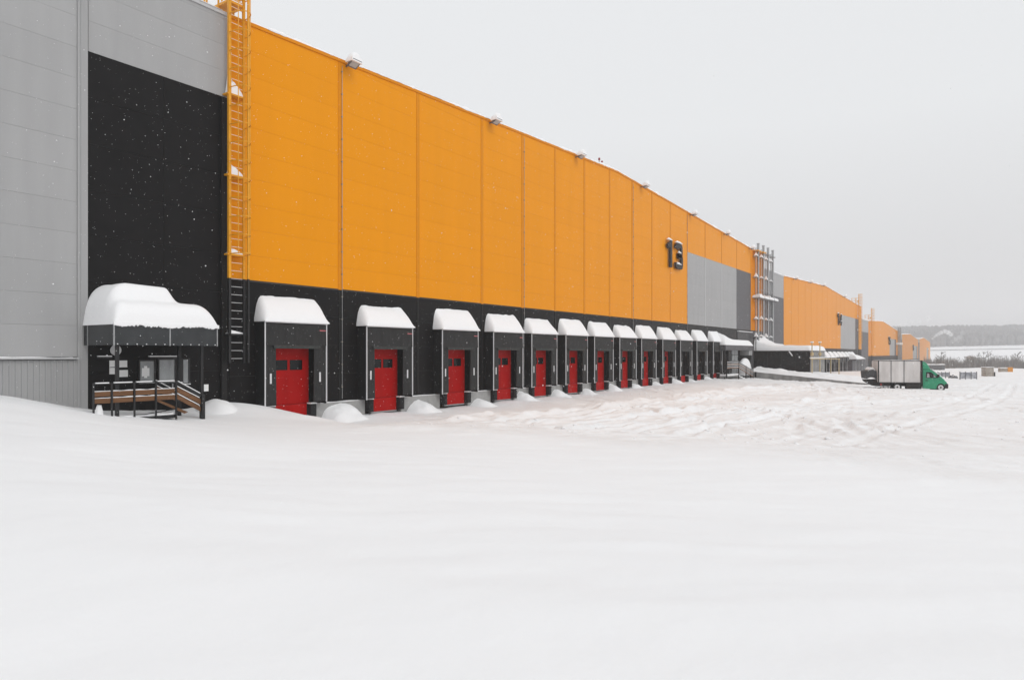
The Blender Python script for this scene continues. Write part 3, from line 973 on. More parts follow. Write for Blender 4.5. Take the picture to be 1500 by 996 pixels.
number_sign('14', P(1225.5), P(1231.8), ZE + 5.6, ZE + 7.9, 'dark 14 on the orange wall of the second warehouse')
number_sign('15', P(1300.5), P(1303.6), ZE + 2.7, ZE + 5.1, 'tiny dark number on the orange wall of the third warehouse', snow=True)
number_sign('16', P(1336.3), P(1338), ZE + 1.2, ZE + 3.6, 'faint tiny number on the orange wall of the fourth warehouse', snow=False)
for i, p in enumerate((1162, 1184, 1203, 1234.5)):
    s = P(p)
    floodlight(0, s, roof14(s) - 0.1, '%s floodlight from the left on the second warehouse roof edge' % ORD[i], 'floodlights along the second roof edge')
ladder(P(1256), ZE - 3.0, roof14(P(1256)) + 2.4, ZE + 0.97, ZE + 2.4, roof14(P(1256)), 'caged yellow roof ladder near the right end of the second warehouse', [ZE + 8.2, ZE + 5.2], False)
ladder(P(1274.5), ZE - 4.5, roof15(P(1274)) + 3.2, ZE - 0.4, ZE + 1.2, roof15(P(1274)), 'yellow roof ladder at the left edge of the third warehouse', [ZE + 5.2], False)
# docks of the second warehouse: the same shelter copied, standing lower
d14 = [s_at(p, 0.6) for p in (1211, 1218, 1224.5, 1230.5, 1236, 1241.5, 1246.3, 1250.3)]
for i, s in enumerate(d14):
    d2 = copy_tree(dock, (0, s, FLOOR - 1.9), '%s small loading dock from the left on the second warehouse' % ORD[i])
    d2['group'] = 'far row of loading docks on the second warehouse'

#ENTRANCE
# ------------------------------------------------------------------ near entrance: canopy, landing and stairs
CO = 2.0
cs0, cs1 = s_at(167, CO), s_at(319, CO)
ct, cb = ZE + 0.885, ZE + 0.26
cano = thing('entrance_canopy', (CO / 2, (cs0 + cs1) / 2, cb), 'dark sheet-clad entrance canopy under a thick dome of snow by the grey wall', 'canopy')
mid_s = s_at(249, CO)
for a, c in ((cs0 + 0.02, mid_s - 0.012), (mid_s + 0.012, cs1 - 0.02)):
    MB().box(CO - 0.04, CO, a, c, cb, ct).build('fascia_panel', M['fascia'], cano)
MB().box(0.06, CO - 0.042, cs0, cs0 + 0.04, cb, ct).build('fascia_panel', M['fascia'], cano)
MB().box(0.06, CO - 0.042, cs1 - 0.04, cs1, cb, ct).build('fascia_panel', M['fascia'], cano)
for y in (cs0, mid_s, cs1 - 0.022):
    MB().box(CO - 0.02, CO + 0.012, y - 0.018, y + 0.018, cb - 0.01, ct - (0.0 if y != mid_s else 0.03)).build('seam_trim', M['steel'], cano)
MB().box(0.3, 0.34, cs0 - 0.012, cs0 + 0.01, cb - 0.01, ct).build('seam_trim', M['steel'], cano)
MB().box(0.06, CO - 0.05, cs0 + 0.05, cs1 - 0.05, cb + 0.05, cb + 0.12).build('soffit', M['black_paint'], cano)
rv = MB()
for y in frange(cs0 + 0.1, cs1 - 0.1, 12):
    rv.box(CO, CO + 0.012, y - 0.015, y + 0.015, cb + 0.02, cb + 0.05)
tag(rv.build('rivet', M['white'], cano), kind='stuff')
def csnow(x, y):
    u = (y - cs0) / (cs1 - cs0)
    v = (x - 0.02) / (CO + 0.06 - 0.02)
    v = max(0.0, v)
    base = 0.80 if v < 0.5 else 0.80 * max(0, 1 - ((v - 0.5) / 0.5) ** 5) ** 0.45
    r = max(0, (u - 0.80) / 0.20)
    l = max(0, (0.13 - u) / 0.13)
    base *= max(0, 1 - r ** 2.6) ** 0.6 * max(0, 1 - l ** 3.0) ** 0.5
    # raised back part of the load
    tb = min(1, max(0, (0.70 - u) / 0.12)) ; tb = tb * tb * (3 - 2 * tb)
    lb = min(1, max(0, (u - 0.0) / 0.22)) ; lb = math.sin(lb * math.pi / 2)
    vb = min(1, max(0, (0.80 - v) / 0.22)) ; vb = vb * vb * (3 - 2 * vb)
    top = 0.58 * tb * lb * vb * (1.0 - 0.20 * u)
    return ct - 0.01 + max(0.0, base) + top + 0.015 * nz(x * 2, y * 2)
MB().field(frange(0.01, CO + 0.035, 40), frange(cs0 - 0.03, cs1 + 0.02, 70), csnow, ct + 0.003).build('snow_load', M['snow'], cano, smooth=True, angle=75)
# ragged lower lip of the load
lip = MB()
vs, fs = [], []
N = 220
for i in range(N + 1):
    y = cs0 - 0.03 + (cs1 - cs0 + 0.05) * i / N
    d = 0.03 + 0.06 * nz(y * 1.9, 2.2) + 0.05 * nz(y * 6, 1.1) + 0.045 * nz(y * 17, 4.1)
    for x, z in ((CO - 0.02, 0.09), (CO + 0.055, 0.07), (CO + 0.05, -d), (CO + 0.014, -d - 0.01)):
        vs.append((x, y, ct + z))
for i in range(N):
    for j in range(3):
        fs.append((i * 4 + j, (i + 1) * 4 + j, (i + 1) * 4 + j + 1, i * 4 + j + 1))
lip.add(vs, fs)
lip.build('snow_lip', M['snow'], cano, smooth=True)
for p, off, r in ((171.5, CO - 0.2, 0.045), (262.5, CO - 0.9, 0.05), (295, CO - 0.25, 0.045)):
    s = s_at(p, off)
    MB().box(off - r, off + r, s - r, s + r, 0.2, cb + 0.05).build('post', M['black_paint'], cano)

DK = ZE - 1.97
st = thing('entrance_stairs', (1.6, s_at(220, 1.95), DK), 'raised entrance landing with brown board railing and short stairs on its right', 'stairs')
fx = CO - 0.02
ra, rb = s_at(134, fx), s_at(258, fx)
MB().box(0.6, fx - 0.03, ra, rb, DK - 0.10, DK).build('deck', M['black_paint'], st)
MB().field(frange(0.65, fx - 0.06, 8), frange(ra + 0.05, rb - 0.05, 14), lambda x, y: DK + 0.07 + 0.05 * nz(x * 2, y * 2), DK + 0.001).build('deck_snow', M['snow'], st, smooth=True)
posts = [s_at(p, fx) for p in (137, 164, 197, 228.5, 258)]
zp = ZE + e_at(200, 560, fx)
for s in posts:
    MB().box(fx - 0.022, fx + 0.022, s - 0.022, s + 0.022, 0.55, zp + 0.02).build('post', M['black_paint'], st)
def px_z(py): return ZE + e_at(200, py, fx)
for (y0, y1) in ((571.5, 578.5), (581, 588)):
    for a, c in zip(posts, posts[1:]):
        bo = MB().box(fx - 0.055, fx - 0.024, a + 0.03, c - 0.03, px_z(y1), px_z(y0)).build('board', M['wood'], st)
        MB().field(frange(fx - 0.055, fx - 0.02, 3), frange(a + 0.03, c - 0.03, 10), lambda x, y, z=px_z(y0): z + 0.022 + 0.02 * nz(y * 4, z), px_z(y0) + 0.001).build('snow', M['snow'], bo, smooth=True)
for a, c in zip(posts, posts[1:]):
    rl = MB().box(fx - 0.03, fx + 0.03, a + 0.023, c - 0.023, zp - 0.03, zp).build('top_rail', M['black_paint'], st)
    MB().box(fx - 0.028, fx + 0.03, a + 0.05, c - 0.06 - 0.1 * random.random(), zp + 0.001, zp + 0.03).build('snow', M['snow'], rl)
# stair flight going down to the right
sb = s_at(297, fx)
def sl(z0, z1, hgt, name, m, x0, x1, dz=0.0, snow=True):
    poly = [(rb + 0.03, z0 - hgt), (sb, z1 - hgt), (sb, z1), (rb + 0.03, z0)]
    o = MB().prism_x(poly, x0, x1).build(name, m, st)
    if snow:
        MB().prism_x([(rb + 0.06, z0 + 0.002), (sb - 0.1, z1 + 0.085), (sb - 0.1, z1 + 0.11), (rb + 0.06, z0 + 0.03)], x0, x1 + 0.004).build('snow', M['snow'], o)
z_bot = px_z(606)
sl(px_z(569), px_z(592), 0.16, 'board', M['wood'], fx - 0.055, fx - 0.024)
sl(px_z(580), px_z(604), 0.15, 'board', M['wood'], fx - 0.055, fx - 0.024, snow=True)
sl(px_z(561), px_z(585), 0.05, 'top_rail', M['black_paint'], fx - 0.03, fx + 0.02)
sl(px_z(569), px_z(592), 0.16, 'board', M['wood'], 0.62, 0.65)
sl(px_z(561), px_z(585), 0.05, 'top_rail', M['black_paint'], 0.6, 0.65)
MB().prism_x([(rb - 0.65, px_z(588.5)), (rb - 0.50, px_z(588.5)), (rb + 0.42, px_z(609)), (rb + 0.30, px_z(611))], fx - 0.06, fx - 0.026).build('stringer', M['wood'], st)
MB().box(fx - 0.06, fx + 0.06, sb - 0.06, sb + 0.05, 0.5, px_z(583)).build('post', M['black_paint'], st)
MB().tube([(fx, posts[2], px_z(607)), (fx, (posts[2] + posts[3]) / 2, px_z(607.5)), (fx, posts[3], px_z(606)), (fx, posts[4], px_z(603))], 0.018, 6).build('bottom_rail', M['black_paint'], st)
for (p, q, label) in ((145, 596, 'small snow lump on the ground under the left end of the entrance landing'),):
    s = s_at(p, 1.8)
    z = ZE + e_at(p, 603, 1.8)
    mb = MB().tube([(1.8, s, z - 0.1), (1.8, s, z + 0.05), (1.8, s, z + 0.13), (1.8, s + 0.01, z + 0.2)], 0.12, 8, 0.06)
    tag(mb.build('snow_lump', M['snow'], None, smooth=True, origin=(1.8, s, z)), label, 'snow lump')

# ------------------------------------------------------------------ far entrance of warehouse 13
C2 = 1.2
f0, f1 = s_at(1063, C2), s_at(1103, C2)
zc = ZE + e_at(1068, 505.5, C2)
c2 = thing('entrance_canopy', (1.1, (f0 + f1) / 2, zc), 'far entrance canopy with a wave of snow, right of the last loading dock', 'canopy')
MB().box(0.05, C2, f0, f1, zc - 0.55, zc).build('fascia_panel', M['dark_grey'], c2)
MB().box(0.05, C2 - 0.1, f1 - 1.2, f1 + 0.02, zc - 1.1, zc - 0.552).build('side_panel', M['grey'], c2)
def w2(x, y):
    u = (y - f0) / (f1 - f0)
    h = 0.62 + 1.0 * max(0, 1 - u / 0.40) ** 2.0 * max(0, 1 - x / C2 * 0.6)
    ed = max(0, 1 - max(0, (u - 0.86) / 0.14) ** 2) ** 0.5 * min(1, max(0, (u + 0.02) / 0.05))
    fr = max(0, 1 - max(0, (x - C2 * 0.75) / (C2 * 0.27)) ** 2.2) ** 0.5
    return zc + 0.01 + h * ed * fr
MB().field(frange(0.01, C2 + 0.04, 18), frange(f0 - 0.08, f1 + 0.12, 40), w2, zc + 0.004).build('snow_load', M['snow'], c2, smooth=True, angle=70)
for (x, y) in ((C2 - 0.15, f0 + 0.12), (C2 - 0.15, f1 - 0.5)):
    MB().box(x - 0.05, x + 0.05, y - 0.05, y + 0.05, 0.2, zc - 0.551).build('post', M['black_paint'], c2)
gx = 0.7
g0, g1 = s_at(1067.5, gx), s_at(1081, gx)
gl = thing('glass_vestibule', (gx, (g0 + g1) / 2, 0.6), 'small glazed entrance vestibule under the far canopy', 'vestibule')
MB().box(0.02, gx - 0.01, g0, g1, 0.4, zc - 0.6).build('body', M['black_paint'], gl)
for i in range(2):
    for j in range(4):
        a, c = g0 + (g1 - g0) * (0.30 * i * 1.1 + 0.33), g0 + (g1 - g0) * (0.30 * i * 1.1 + 0.33 + 0.29)
        z0 = 0.75 + j * 0.72
        MB().box(gx - 0.009, gx + 0.02, a, c, z0, z0 + 0.64).build('pane', M['reflect_glass'], gl)
for z in (0.70, 1.42, 2.14, 2.86):
    MB().box(gx - 0.008, gx + 0.04, g0, g1, z, z + 0.04).build('mullion', M['black_paint'], gl)
st2 = thing('entrance_stairs', (C2, s_at(1075, C2), 0.3), 'far entrance stairs with dark handrails below the wave of snow', 'stairs')
xa = C2 + 0.25
r0, r1, r2 = s_at(1064.5, xa), s_at(1082, xa), s_at(1103, xa)
def z2(px, py): return ZE + e_at(px, py, xa)
for k in range(4):
    z0, z1 = z2(1070, 531 + k * 2.7), z2(1100, 543.5 + k * 2.7)
    m = (M['black_paint'], M['wood'], M['black_paint'], M['wood'])[k]
    o = MB().bar((xa, r0, z0), (xa, r1, z0), 0.05, 0.11).build('rail', m, st2)
    o2 = MB().bar((xa, r1 + 0.05, z0 - 0.02), (xa, r2, z1), 0.05, 0.11).build('rail', m, st2)
    MB().bar((xa, r0, z0 + 0.075), (xa, r1, z0 + 0.075), 0.05, 0.035).build('snow', M['snow'], o)
    MB().bar((xa, r1 + 0.05, z0 + 0.055), (xa, r2, z1 + 0.075), 0.05, 0.035).build('snow', M['snow'], o2)
for s, zt in ((r0, z2(1065, 529)), (r1, z2(1082, 529)), ((r1 + r2) / 2, z2(1092, 536)), (r2, z2(1103, 534)), (r2 - 0.9, z2(1099, 540))):
    MB().box(xa - 0.05, xa + 0.05, s - 0.05, s + 0.05, -0.2, zt).build('post', M['black_paint'], st2)
dk2 = z2(1070, 550)
MB().box(0.72, xa - 0.06, r0, r1, dk2 - 0.15, dk2).build('deck', M['concrete'], st2)
MB().field(frange(0.75, xa, 6), frange(r0, r1, 10), lambda x, y: dk2 + 0.12 + 0.06 * nz(x, y), dk2 + 0.001).build('deck_snow', M['snow'], st2, smooth=True)
for k in range(4):
    a = r1 + 0.03 + 0.9 * k
    z = dk2 - 0.16 * (k + 1)
    tr = MB().box(0.9, xa - 0.07, a, a + 0.9, z - 0.1, z).build('step', M['concrete'], st2)
    MB().box(0.92, xa - 0.08, a + 0.01, a + 0.88, z + 0.001, z + 0.08).build('snow', M['snow'], tr)
hx = 0.75
h0, h1 = s_at(1083.5, hx), s_at(1098, hx)
zt, zl = ZE + e_at(1090, 524.5, hx), ZE + e_at(1090, 545, hx)
mb = MB().field(frange(0.25, 1.25, 14), frange(h0, h1, 22), lambda x, y: zl - 0.3 + (zt - zl + 0.3) * max(0, 1 - abs((y - h0) / (h1 - h0) * 2 - 1) ** 2.4 - abs((x - 0.75) / 0.5) ** 2.6) ** 0.5, zl - 0.35)
tag(mb.build('snow_heap', M['snow'], None, smooth=True, origin=(0.75, (h0 + h1) / 2, zl)), 'rounded snow hump beside the far entrance stairs', 'snow heap')

# ------------------------------------------------------------------ black annex, flues and gas pipes between warehouses 13 and 14
AS = 87.0
ax1 = D - AS / math.tan(math.atan((1187 - 750) / F) + PERP)
as1 = (D - ax1) * math.tan(math.atan((1208 - 750) / F) + PERP)
zt_a = ZE + 0.28
annex = thing('annex', (ax1 / 2, (AS + as1) / 2, 0), 'low black boiler annex with snowy roof between the first two warehouses', 'annex')
MB().box(0.06, ax1 - 0.05, AS + 0.05, as1 - 0.05, -1.5, zt_a).build('wall', M['core'], annex)
k = 0
for a, c in zip(frange(0.06, ax1 - 0.01, 5), frange(0.06, ax1 - 0.01, 5)[1:]):
    MB().box(a + 0.006, c - 0.006, AS, AS + 0.045, -1.5, zt_a - 0.01).build('wall_panel', M['black'], annex)
for a, c in zip(frange(AS + 0.02, as1, 5), frange(AS + 0.02, as1, 5)[1:]):
    MB().box(ax1 - 0.045, ax1, a + 0.03, c - 0.03, -1.5, zt_a - 0.01).build('wall_panel', M['wall_concrete'], annex)
MB().box(0.05, ax1 + 0.06, AS - 0.06, as1 + 0.06, zt_a, zt_a + 0.08).build('roof', M['black_paint'], annex)
def asnow(x, y):
    edge = min(1, max(0, min(ax1 + 0.12 - x, y - AS + 0.12, as1 + 0.1 - y) / 0.45))
    ed = (1 - (1 - edge) ** 2) ** 0.5
    h = 0.62 + 0.10 * nz(x * 0.7, y * 0.7)
    wl = max(0, 1 - x / 2.6)
    h += 1.5 * wl ** 1.5 * max(0.35, 1 - abs(y - (AS + 3)) / 6) + 0.5 * max(0, nz(x * 1.9, y * 1.5, 4)) * wl
    return zt_a + 0.08 + h * ed
MB().field(frange(0.06, ax1 + 0.11, 44), frange(AS - 0.11, as1 + 0.1, 54), asnow, zt_a + 0.081).build('roof_snow', M['snow'], annex, smooth=True, angle=60)
mb = MB()
vs = frange(0.4, ax1 - 1.2, 6)
mb.bar((ax1 - 2.4, AS - 0.03, zt_a + 0.02), (ax1 - 2.0, AS - 0.05, zt_a - 0.55), 0.16, 0.12)
mb.bar((ax1 - 1.25, AS - 0.03, zt_a - 0.60), (ax1 - 1.2, AS - 0.04, zt_a - 0.80), 0.13, 0.10)
tag(mb.build('stuck_snow', M['rough_snow'], annex), kind='stuff')

fo = 0.42
fl_label = ['leftmost', 'second from left', 'third from left', 'rightmost']
for i, (p, pt) in enumerate(((1110.6, 357), (1118.2, 360), (1125, 363.5), (1131.8, 367))):
    s = s_at(p, fo)
    zt = ZE + e_at(p, pt, fo)
    z0 = zt_a + 0.1
    t = thing('exhaust_flue', (fo, s, z0), 'tall steel exhaust flue above the annex, %s of four' % fl_label[i], 'flue', 'exhaust flues above the annex')
    MB().tube([(fo, s, z0), (fo, s, zt)], 0.15, 14).build('pipe', M['steel'], t, smooth=True)
    MB().tube([(fo, s, zt - 0.05), (fo, s, zt + 0.02)], 0.19, 14).build('collar', M['steel'], t, smooth=True)
    sm = s - 0.85
    MB().tube([(fo - 0.05, sm, z0), (fo - 0.05, sm, zt - 0.6)], 0.06, 8).build('mast', M['steel'], t, smooth=True)
    zs = [zt - 1.6, zt - 4.2, zt - 6.7, zt - 9.4, zt - 11.6]
    for j, z in enumerate(zs):
        if z < z0 + 0.8: continue
        br = MB().box(0.0, fo + 0.12, sm - 0.1, s + 0.1, z - 0.07, z).build('bracket', M['steel'], t)
        hh = 0.45 + 0.15 * math.sin(i * 3 + j * 2)
        vs = [(fo - 0.22, sm - 0.22, z), (fo + 0.18, sm - 0.22, z), (fo + 0.18, sm + 0.30, z), (fo - 0.22, sm + 0.30, z), (fo - 0.05, sm, z + hh)]
        MB().add(vs, [(0, 3, 2, 1), (0, 1, 4), (1, 2, 4), (2, 3, 4), (3, 0, 4)]).build('snow', M['snow'], br)
    # common height platform, one piece per flue
    zpl = ZE + e_at(p, 436.5 + (p - 1110.6) * 0.22, fo)
    pf = MB().box(0.03, fo + 0.55, sm - 0.35, s + 0.8, zpl - 0.08, zpl).build('platform', M['steel'], t)
    MB().field(frange(0.05, fo + 0.55, 8), frange(sm - 0.35, s + 0.85, 14), lambda x, y, zp=zpl, i=i: zp + 0.28 + 0.28 * nz(y * 1.2, x * 2, i), zpl + 0.001).build('snow', M['snow'], pf, smooth=True)
    MB().box(fo + 0.5, fo + 0.54, sm - 0.3, s + 0.8, zpl + 0.9, zpl + 0.95).build('guard_rail', M['steel'], t)
    ztop = zt - 1.0
    MB().box(0.0, fo + 0.3, sm - 0.1, s + 0.35, ztop, ztop + 0.1).build('tie_arm', M['yellow'] if i < 2 else M['steel'], t)
    MB().box(fo - 0.03, fo + 0.03, s + 0.16, s + 0.5, zt - 1.6, zt - 1.5).build('tie_arm', M['steel'], t)

gp = thing('gas_pipe', (ax1 + 0.6, as1, 0), 'yellow gas pipe risers and rail at the outer corner of the black annex', 'gas pipe')
def gpt(px, py, off): return (off, s_at(px, off), ZE + e_at(px, py, off))
go = ax1 + 0.5
for px, yt, yb in ((1189.5, 502, 548), (1201, 502, 548), (1217, 527, 550), (1229, 526, 550)):
    p, q = gpt(px, yb, go), gpt(px, yt, go)
    q = (p[0], p[1], q[2])
    MB().tube([p, q], 0.06, 8).build('riser', M['gas'], gp, smooth=True)
    if yt < 510:
        MB().box(go - 0.15, go + 0.15, p[1] - 0.2, p[1] + 0.2, q[2], q[2] + 0.14).build('snow', M['snow'], gp)
        zc2 = ZE + e_at(px, 518, go)
        MB().tube([(go, p[1], zc2 - 0.22), (go, p[1], zc2 + 0.12)], 0.18, 8).build('valve', M['gas'], gp, smooth=True)
a, c = gpt(1187, 525, go), gpt(1230, 525, go)
zr = ZE + e_at(1200, 525.0, go)
MB().tube([(go, a[1], zr), (go, c[1], zr - 0.15)], 0.055, 8).build('pipe_run', M['gas'], gp, smooth=True)
MB().box(go - 0.08, go + 0.08, a[1], c[1] - 3, zr + 0.05, zr + 0.14).build('snow', M['snow'], gp)

# far entrance of warehouse 14
s0, s1 = s_at(1254.5, 2.0), s_at(1268, 2.0)
z14 = ZE + e_at(1258, 526, 2.0)
c4 = thing('entrance_canopy', (1.0, (s0 + s1) / 2, z14), 'small rounded snow-covered entrance canopy at the right end of the second warehouse', 'canopy')
MB().box(0.05, 2.0, s0, s1, z14 - 0.3, z14).build('fascia_panel', M['dark_grey'], c4)
MB().field(frange(0.05, 2.05, 10), frange(s0, s1, 14), lambda x, y: z14 + 1.15 * max(0, 1 - abs((y - s0) / (s1 - s0)) ** 3) ** 0.5 * max(0, 1 - (x / 2.06) ** 2) ** 0.5, z14 + 0.001).build('snow_load', M['snow'], c4, smooth=True)
for y in frange(s0 + 0.2, s1 - 0.2, 4):
    MB().box(1.8, 1.9, y - 0.08, y + 0.08, -1.5, z14 - 0.301).build('post', M['steel'], c4)
MB().box(0.05, 1.2, s0 + 0.4, s1 - 0.5, -1.5, z14 - 0.302).build('glazing', M['dark_grey'], c4)
# flues of warehouse 15 (small, far)
for i, p in enumerate((1316.2, 1319)):
    s = s_at(p, 0.5)
    zt = ZE + e_at(p, 479.5, 0.5)
    t = thing('exhaust_flue', (0.5, s, ZE - 2), 'far exhaust flue at the right end of the third warehouse, %s one' % ('left' if i == 0 else 'right'), 'flue', 'far exhaust flues of the third warehouse')
    MB().tube([(0.5, s, ZE - 3), (0.5, s, zt)], 0.28, 10).build('pipe', M['steel'], t, smooth=True)
    MB().box(0.0, 1.1, s - 1.6, s + 0.8, ZE + e_at(p, 505, 0.5), ZE + e_at(p, 504, 0.5) + 0.5).build('snow', M['snow'], t)

s_h = s_at(318, 0.9)
zl = ZE + e_at(318, 606, 0.9)
mb = MB().field(frange(0.15, 1.8, 16), frange(s_h - 0.75, s_h + 0.95, 20), lambda x, y: zl - 0.1 + 0.62 * max(0, 1 - (abs(y - s_h - 0.1) / 0.85) ** 1.7 - (abs(x - 0.7) / 1.05) ** 2) ** 0.8 + 0.03 * nz(x * 3, y * 3), zl - 0.3)
tag(mb.build('snow_heap', M['snow'], None, smooth=True, origin=(0.7, s_h, zl)), 'peaked snow heap by the foot of the near entrance stairs', 'snow heap')

#TRUCK
# ------------------------------------------------------------------ truck with tarpaulin body
TZ = 58.0
txy = at_depth(1352, TZ)
g_t = ZE - 3.16
tr = thing('truck', (txy[0], txy[1], g_t), 'green-cabbed small lorry with dirty grey tarpaulin body standing in the snow', 'truck', rz=TH - math.radians(14.5))
def T(mb, name, m, parent=None, **k):
    return mb.build(name, m, parent or tr, local=True, **k)
WID = 2.05
def prof_ext(poly, y0, y1, inset_top=0.0, ztop=3.0, zmid=1.2):
    """cab side profile extruded across the width; sides lean in above the belt line"""
    n = len(poly)
    vs = []
    for yy, sg in ((y0, 1), (y1, -1)):
        for x, z in poly:
            k = max(0.0, (z - zmid) / (ztop - zmid)) * inset_top
            vs.append((x, yy + sg * k, z))
    fs = [tuple(range(n)), tuple(range(2 * n - 1, n - 1, -1))]
    fs += [((i + 1) % n, i, n + i, n + (i + 1) % n) for i in range(n)]
    return MB().add(vs, fs)
cabp = [(0.02, 0.20), (1.02, 0.16), (1.08, 0.42), (1.20, 0.60), (1.42, 0.64), (1.62, 0.52), (1.70, 0.30), (1.80, 0.28), (1.86, 0.50), (1.84, 0.68), (1.74, 0.80), (1.60, 1.00), (1.50, 1.08), (0.84, 1.66), (0.66, 1.76), (0.52, 1.82), (0.04, 1.84)]
cab = T(prof_ext(cabp, 0.03, WID - 0.03, 0.14, 1.84, 1.05), 'cab', M['green'], bevel=0.03)
T(prof_ext([(0.03, 1.845), (0.52, 1.825), (0.64, 1.76), (0.40, 2.26), (0.24, 2.44), (0.03, 2.50)], 0.10, WID - 0.10, 0.12, 2.5, 1.85), 'roof_fairing', M['green'], bevel=0.04)
# side door with window
def lean(x, z, d): return 0.03 + max(0.0, (z - 1.05) / 0.79) * 0.14 - d
def side_poly(poly, d0, d1):
    n = len(poly)
    vs = [(x, lean(x, z, d0), z) for x, z in poly] + [(x, lean(x, z, d1), z) for x, z in poly]
    fs = [tuple(range(n - 1, -1, -1)), tuple(range(n, 2 * n))] + [(i, (i + 1) % n, n + (i + 1) % n, n + i) for i in range(n)]
    return MB().add(vs, fs)
dpoly = [(0.14, 0.34), (0.98, 0.34), (1.12, 0.66), (1.26, 1.02), (1.28, 1.14), (0.66, 1.70), (0.14, 1.72)]
dd = T(side_poly(dpoly, -0.004, 0.012), 'door', M['green'])
T(side_poly([(0.24, 1.10), (1.14, 1.12), (0.64, 1.60), (0.28, 1.60)], 0.013, 0.020), 'side_window', M['glass'], dd)
T(side_poly([(0.70, 1.11), (0.74, 1.11), (0.74, 1.50), (0.70, 1.54)], 0.021, 0.028), 'window_pillar', M['chassis'], dd)
T(side_poly([(0.30, 1.14), (0.52, 1.15), (0.50, 1.45), (0.36, 1.50)], 0.0205, 0.022), 'window_glint', M['reflect_glass'], dd)
T(side_poly([(0.82, 1.15), (1.04, 1.16), (0.86, 1.36), (0.82, 1.38)], 0.0205, 0.022), 'window_glint', M['reflect_glass'], dd)
T(side_poly([(0.20, 0.86), (0.38, 0.86), (0.38, 0.92), (0.20, 0.92)], 0.013, 0.04), 'handle', M['chassis'], dd)
# windscreen with snow
ws = [(0.80, 1.705), (1.50, 1.095)]
def wsq(y0, y1, lo, hi, t0, t1):
    d = Vector((ws[1][0] - ws[0][0], ws[1][1] - ws[0][1])); nn = Vector((-d.y, d.x)).normalized()
    vs = []
    for hh in (lo, hi):
        for t, y in ((t0, y0), (t0, y1), (t1, y1), (t1, y0)):
            vs.append((ws[0][0] + d.x * t + nn.x * hh, y, ws[0][1] + d.y * t + nn.y * hh))
    return MB().add(vs, [(0, 3, 2, 1), (4, 5, 6, 7), (0, 1, 5, 4), (1, 2, 6, 5), (2, 3, 7, 6), (3, 0, 4, 7)])
wsh = T(wsq(0.22, WID - 0.22, -0.01, 0.02, 0.05, 0.95), 'windscreen', M['glass'])
T(wsq(0.18, WID - 0.25, 0.021, 0.10, -0.12, 1.02), 'snow', M['snow'], wsh, bevel=0.03)
T(MB().box(1.66, 1.93, 0.0, WID, 0.22, 0.62), 'bumper', M['chassis'], bevel=0.06)
for y in (0.06, WID - 0.36):
    T(MB().box(1.62, 1.80, y, y + 0.30, 0.66, 0.82), 'headlight', M['lens'], bevel=0.03)
T(MB().box(1.05, 1.20, -0.22, 0.02, 1.14, 1.42), 'mirror', M['chassis'], bevel=0.03)
def wheel(x, y):
    t = T(MB().tube([(x, y, 0.30), (x, y + 0.22, 0.30)], 0.34, 20), 'wheel', M['tire'], smooth=True)
    T(MB().tube([(x, y - 0.012, 0.30), (x, y + 0.01, 0.30)], 0.21, 18), 'rim', M['rim'], t, smooth=True)
    T(MB().tube([(x, y - 0.03, 0.30), (x, y - 0.01, 0.30)], 0.07, 10), 'hub', M['chassis'], t, smooth=True)
for y in (0.06, WID - 0.28):
    wheel(1.36, y)
    wheel(-1.95, y)
    T(MB().tube([(1.36 + 0.43 * math.cos(a), y + 0.05 if y < 1 else y + 0.2, 0.30 + 0.43 * math.sin(a)) for a in frange(0, math.pi, 12)], 0.05, 6), 'wheel_arch', M['chassis'], smooth=True)
# body
BX0, BX1, BZ0, BZ1 = -3.45, -0.06, 0.70, 2.54
box = T(MB().box(BX0, BX1, 0.0, WID, BZ0, BZ1), 'cargo_body', M['tarp'])
cuts = [-3.45, -2.45, -1.45, -0.06]
for a, c in zip(cuts, cuts[1:]):
    g = MB()
    nx, nzv = 14, 10
    vs = []
    for i in range(nx + 1):
        for j in range(nzv + 1):
            x = a + 0.03 + (c - a - 0.06) * i / nx
            z = BZ0 + 0.06 + (BZ1 - BZ0 - 0.10) * j / nzv
            e = min(i, nx - i, j, nzv - j)
            vs.append((x, -0.012 - (0.03 * (0.5 + nz(x * 1.5, z * 0.9, a)) if e > 0 else 0), z))
    g.add(vs, [(i * (nzv + 1) + j, (i + 1) * (nzv + 1) + j, (i + 1) * (nzv + 1) + j + 1, i * (nzv + 1) + j + 1) for i in range(nx) for j in range(nzv)])
    T(g, 'tarpaulin', M['tarp'], smooth=True)
for x in cuts[1:-1]:
    T(MB().box(x - 0.025, x + 0.025, -0.035, -0.003, BZ0, BZ1), 'body_post', M['block_grey'])
T(MB().box(BX0 - 0.02, BX0 + 0.06, -0.045, 0.0, BZ0 - 0.05, BZ1 + 0.01), 'rear_post', M['chassis'])
for y in (0.04, WID / 2 + 0.02):
    T(MB().box(BX0 - 0.03, BX0 - 0.001, y, y + WID / 2 - 0.06, BZ0 + 0.05, BZ1 - 0.05), 'rear_door', M['tarp'])
T(MB().box(BX1 - 0.14, BX1 + 0.02, -0.045, 0.0, BZ0 - 0.05, BZ1 + 0.01), 'front_post', M['chassis'])
T(MB().box(BX0, BX1, -0.03, WID + 0.03, BZ1 + 0.001, BZ1 + 0.045), 'top_frame', M['chassis'])
T(MB().box(BX0, BX1, -0.03, WID + 0.03, BZ0 - 0.10, BZ0 - 0.001), 'floor_frame', M['chassis'])
T(MB().field(frange(BX0 + 0.05, BX1 - 0.05, 14), frange(0.1, WID - 0.1, 8), lambda x, y: BZ1 + 0.06 + 0.03 * nz(x, y), BZ1 + 0.046), 'roof_snow', M['snow'], smooth=True)
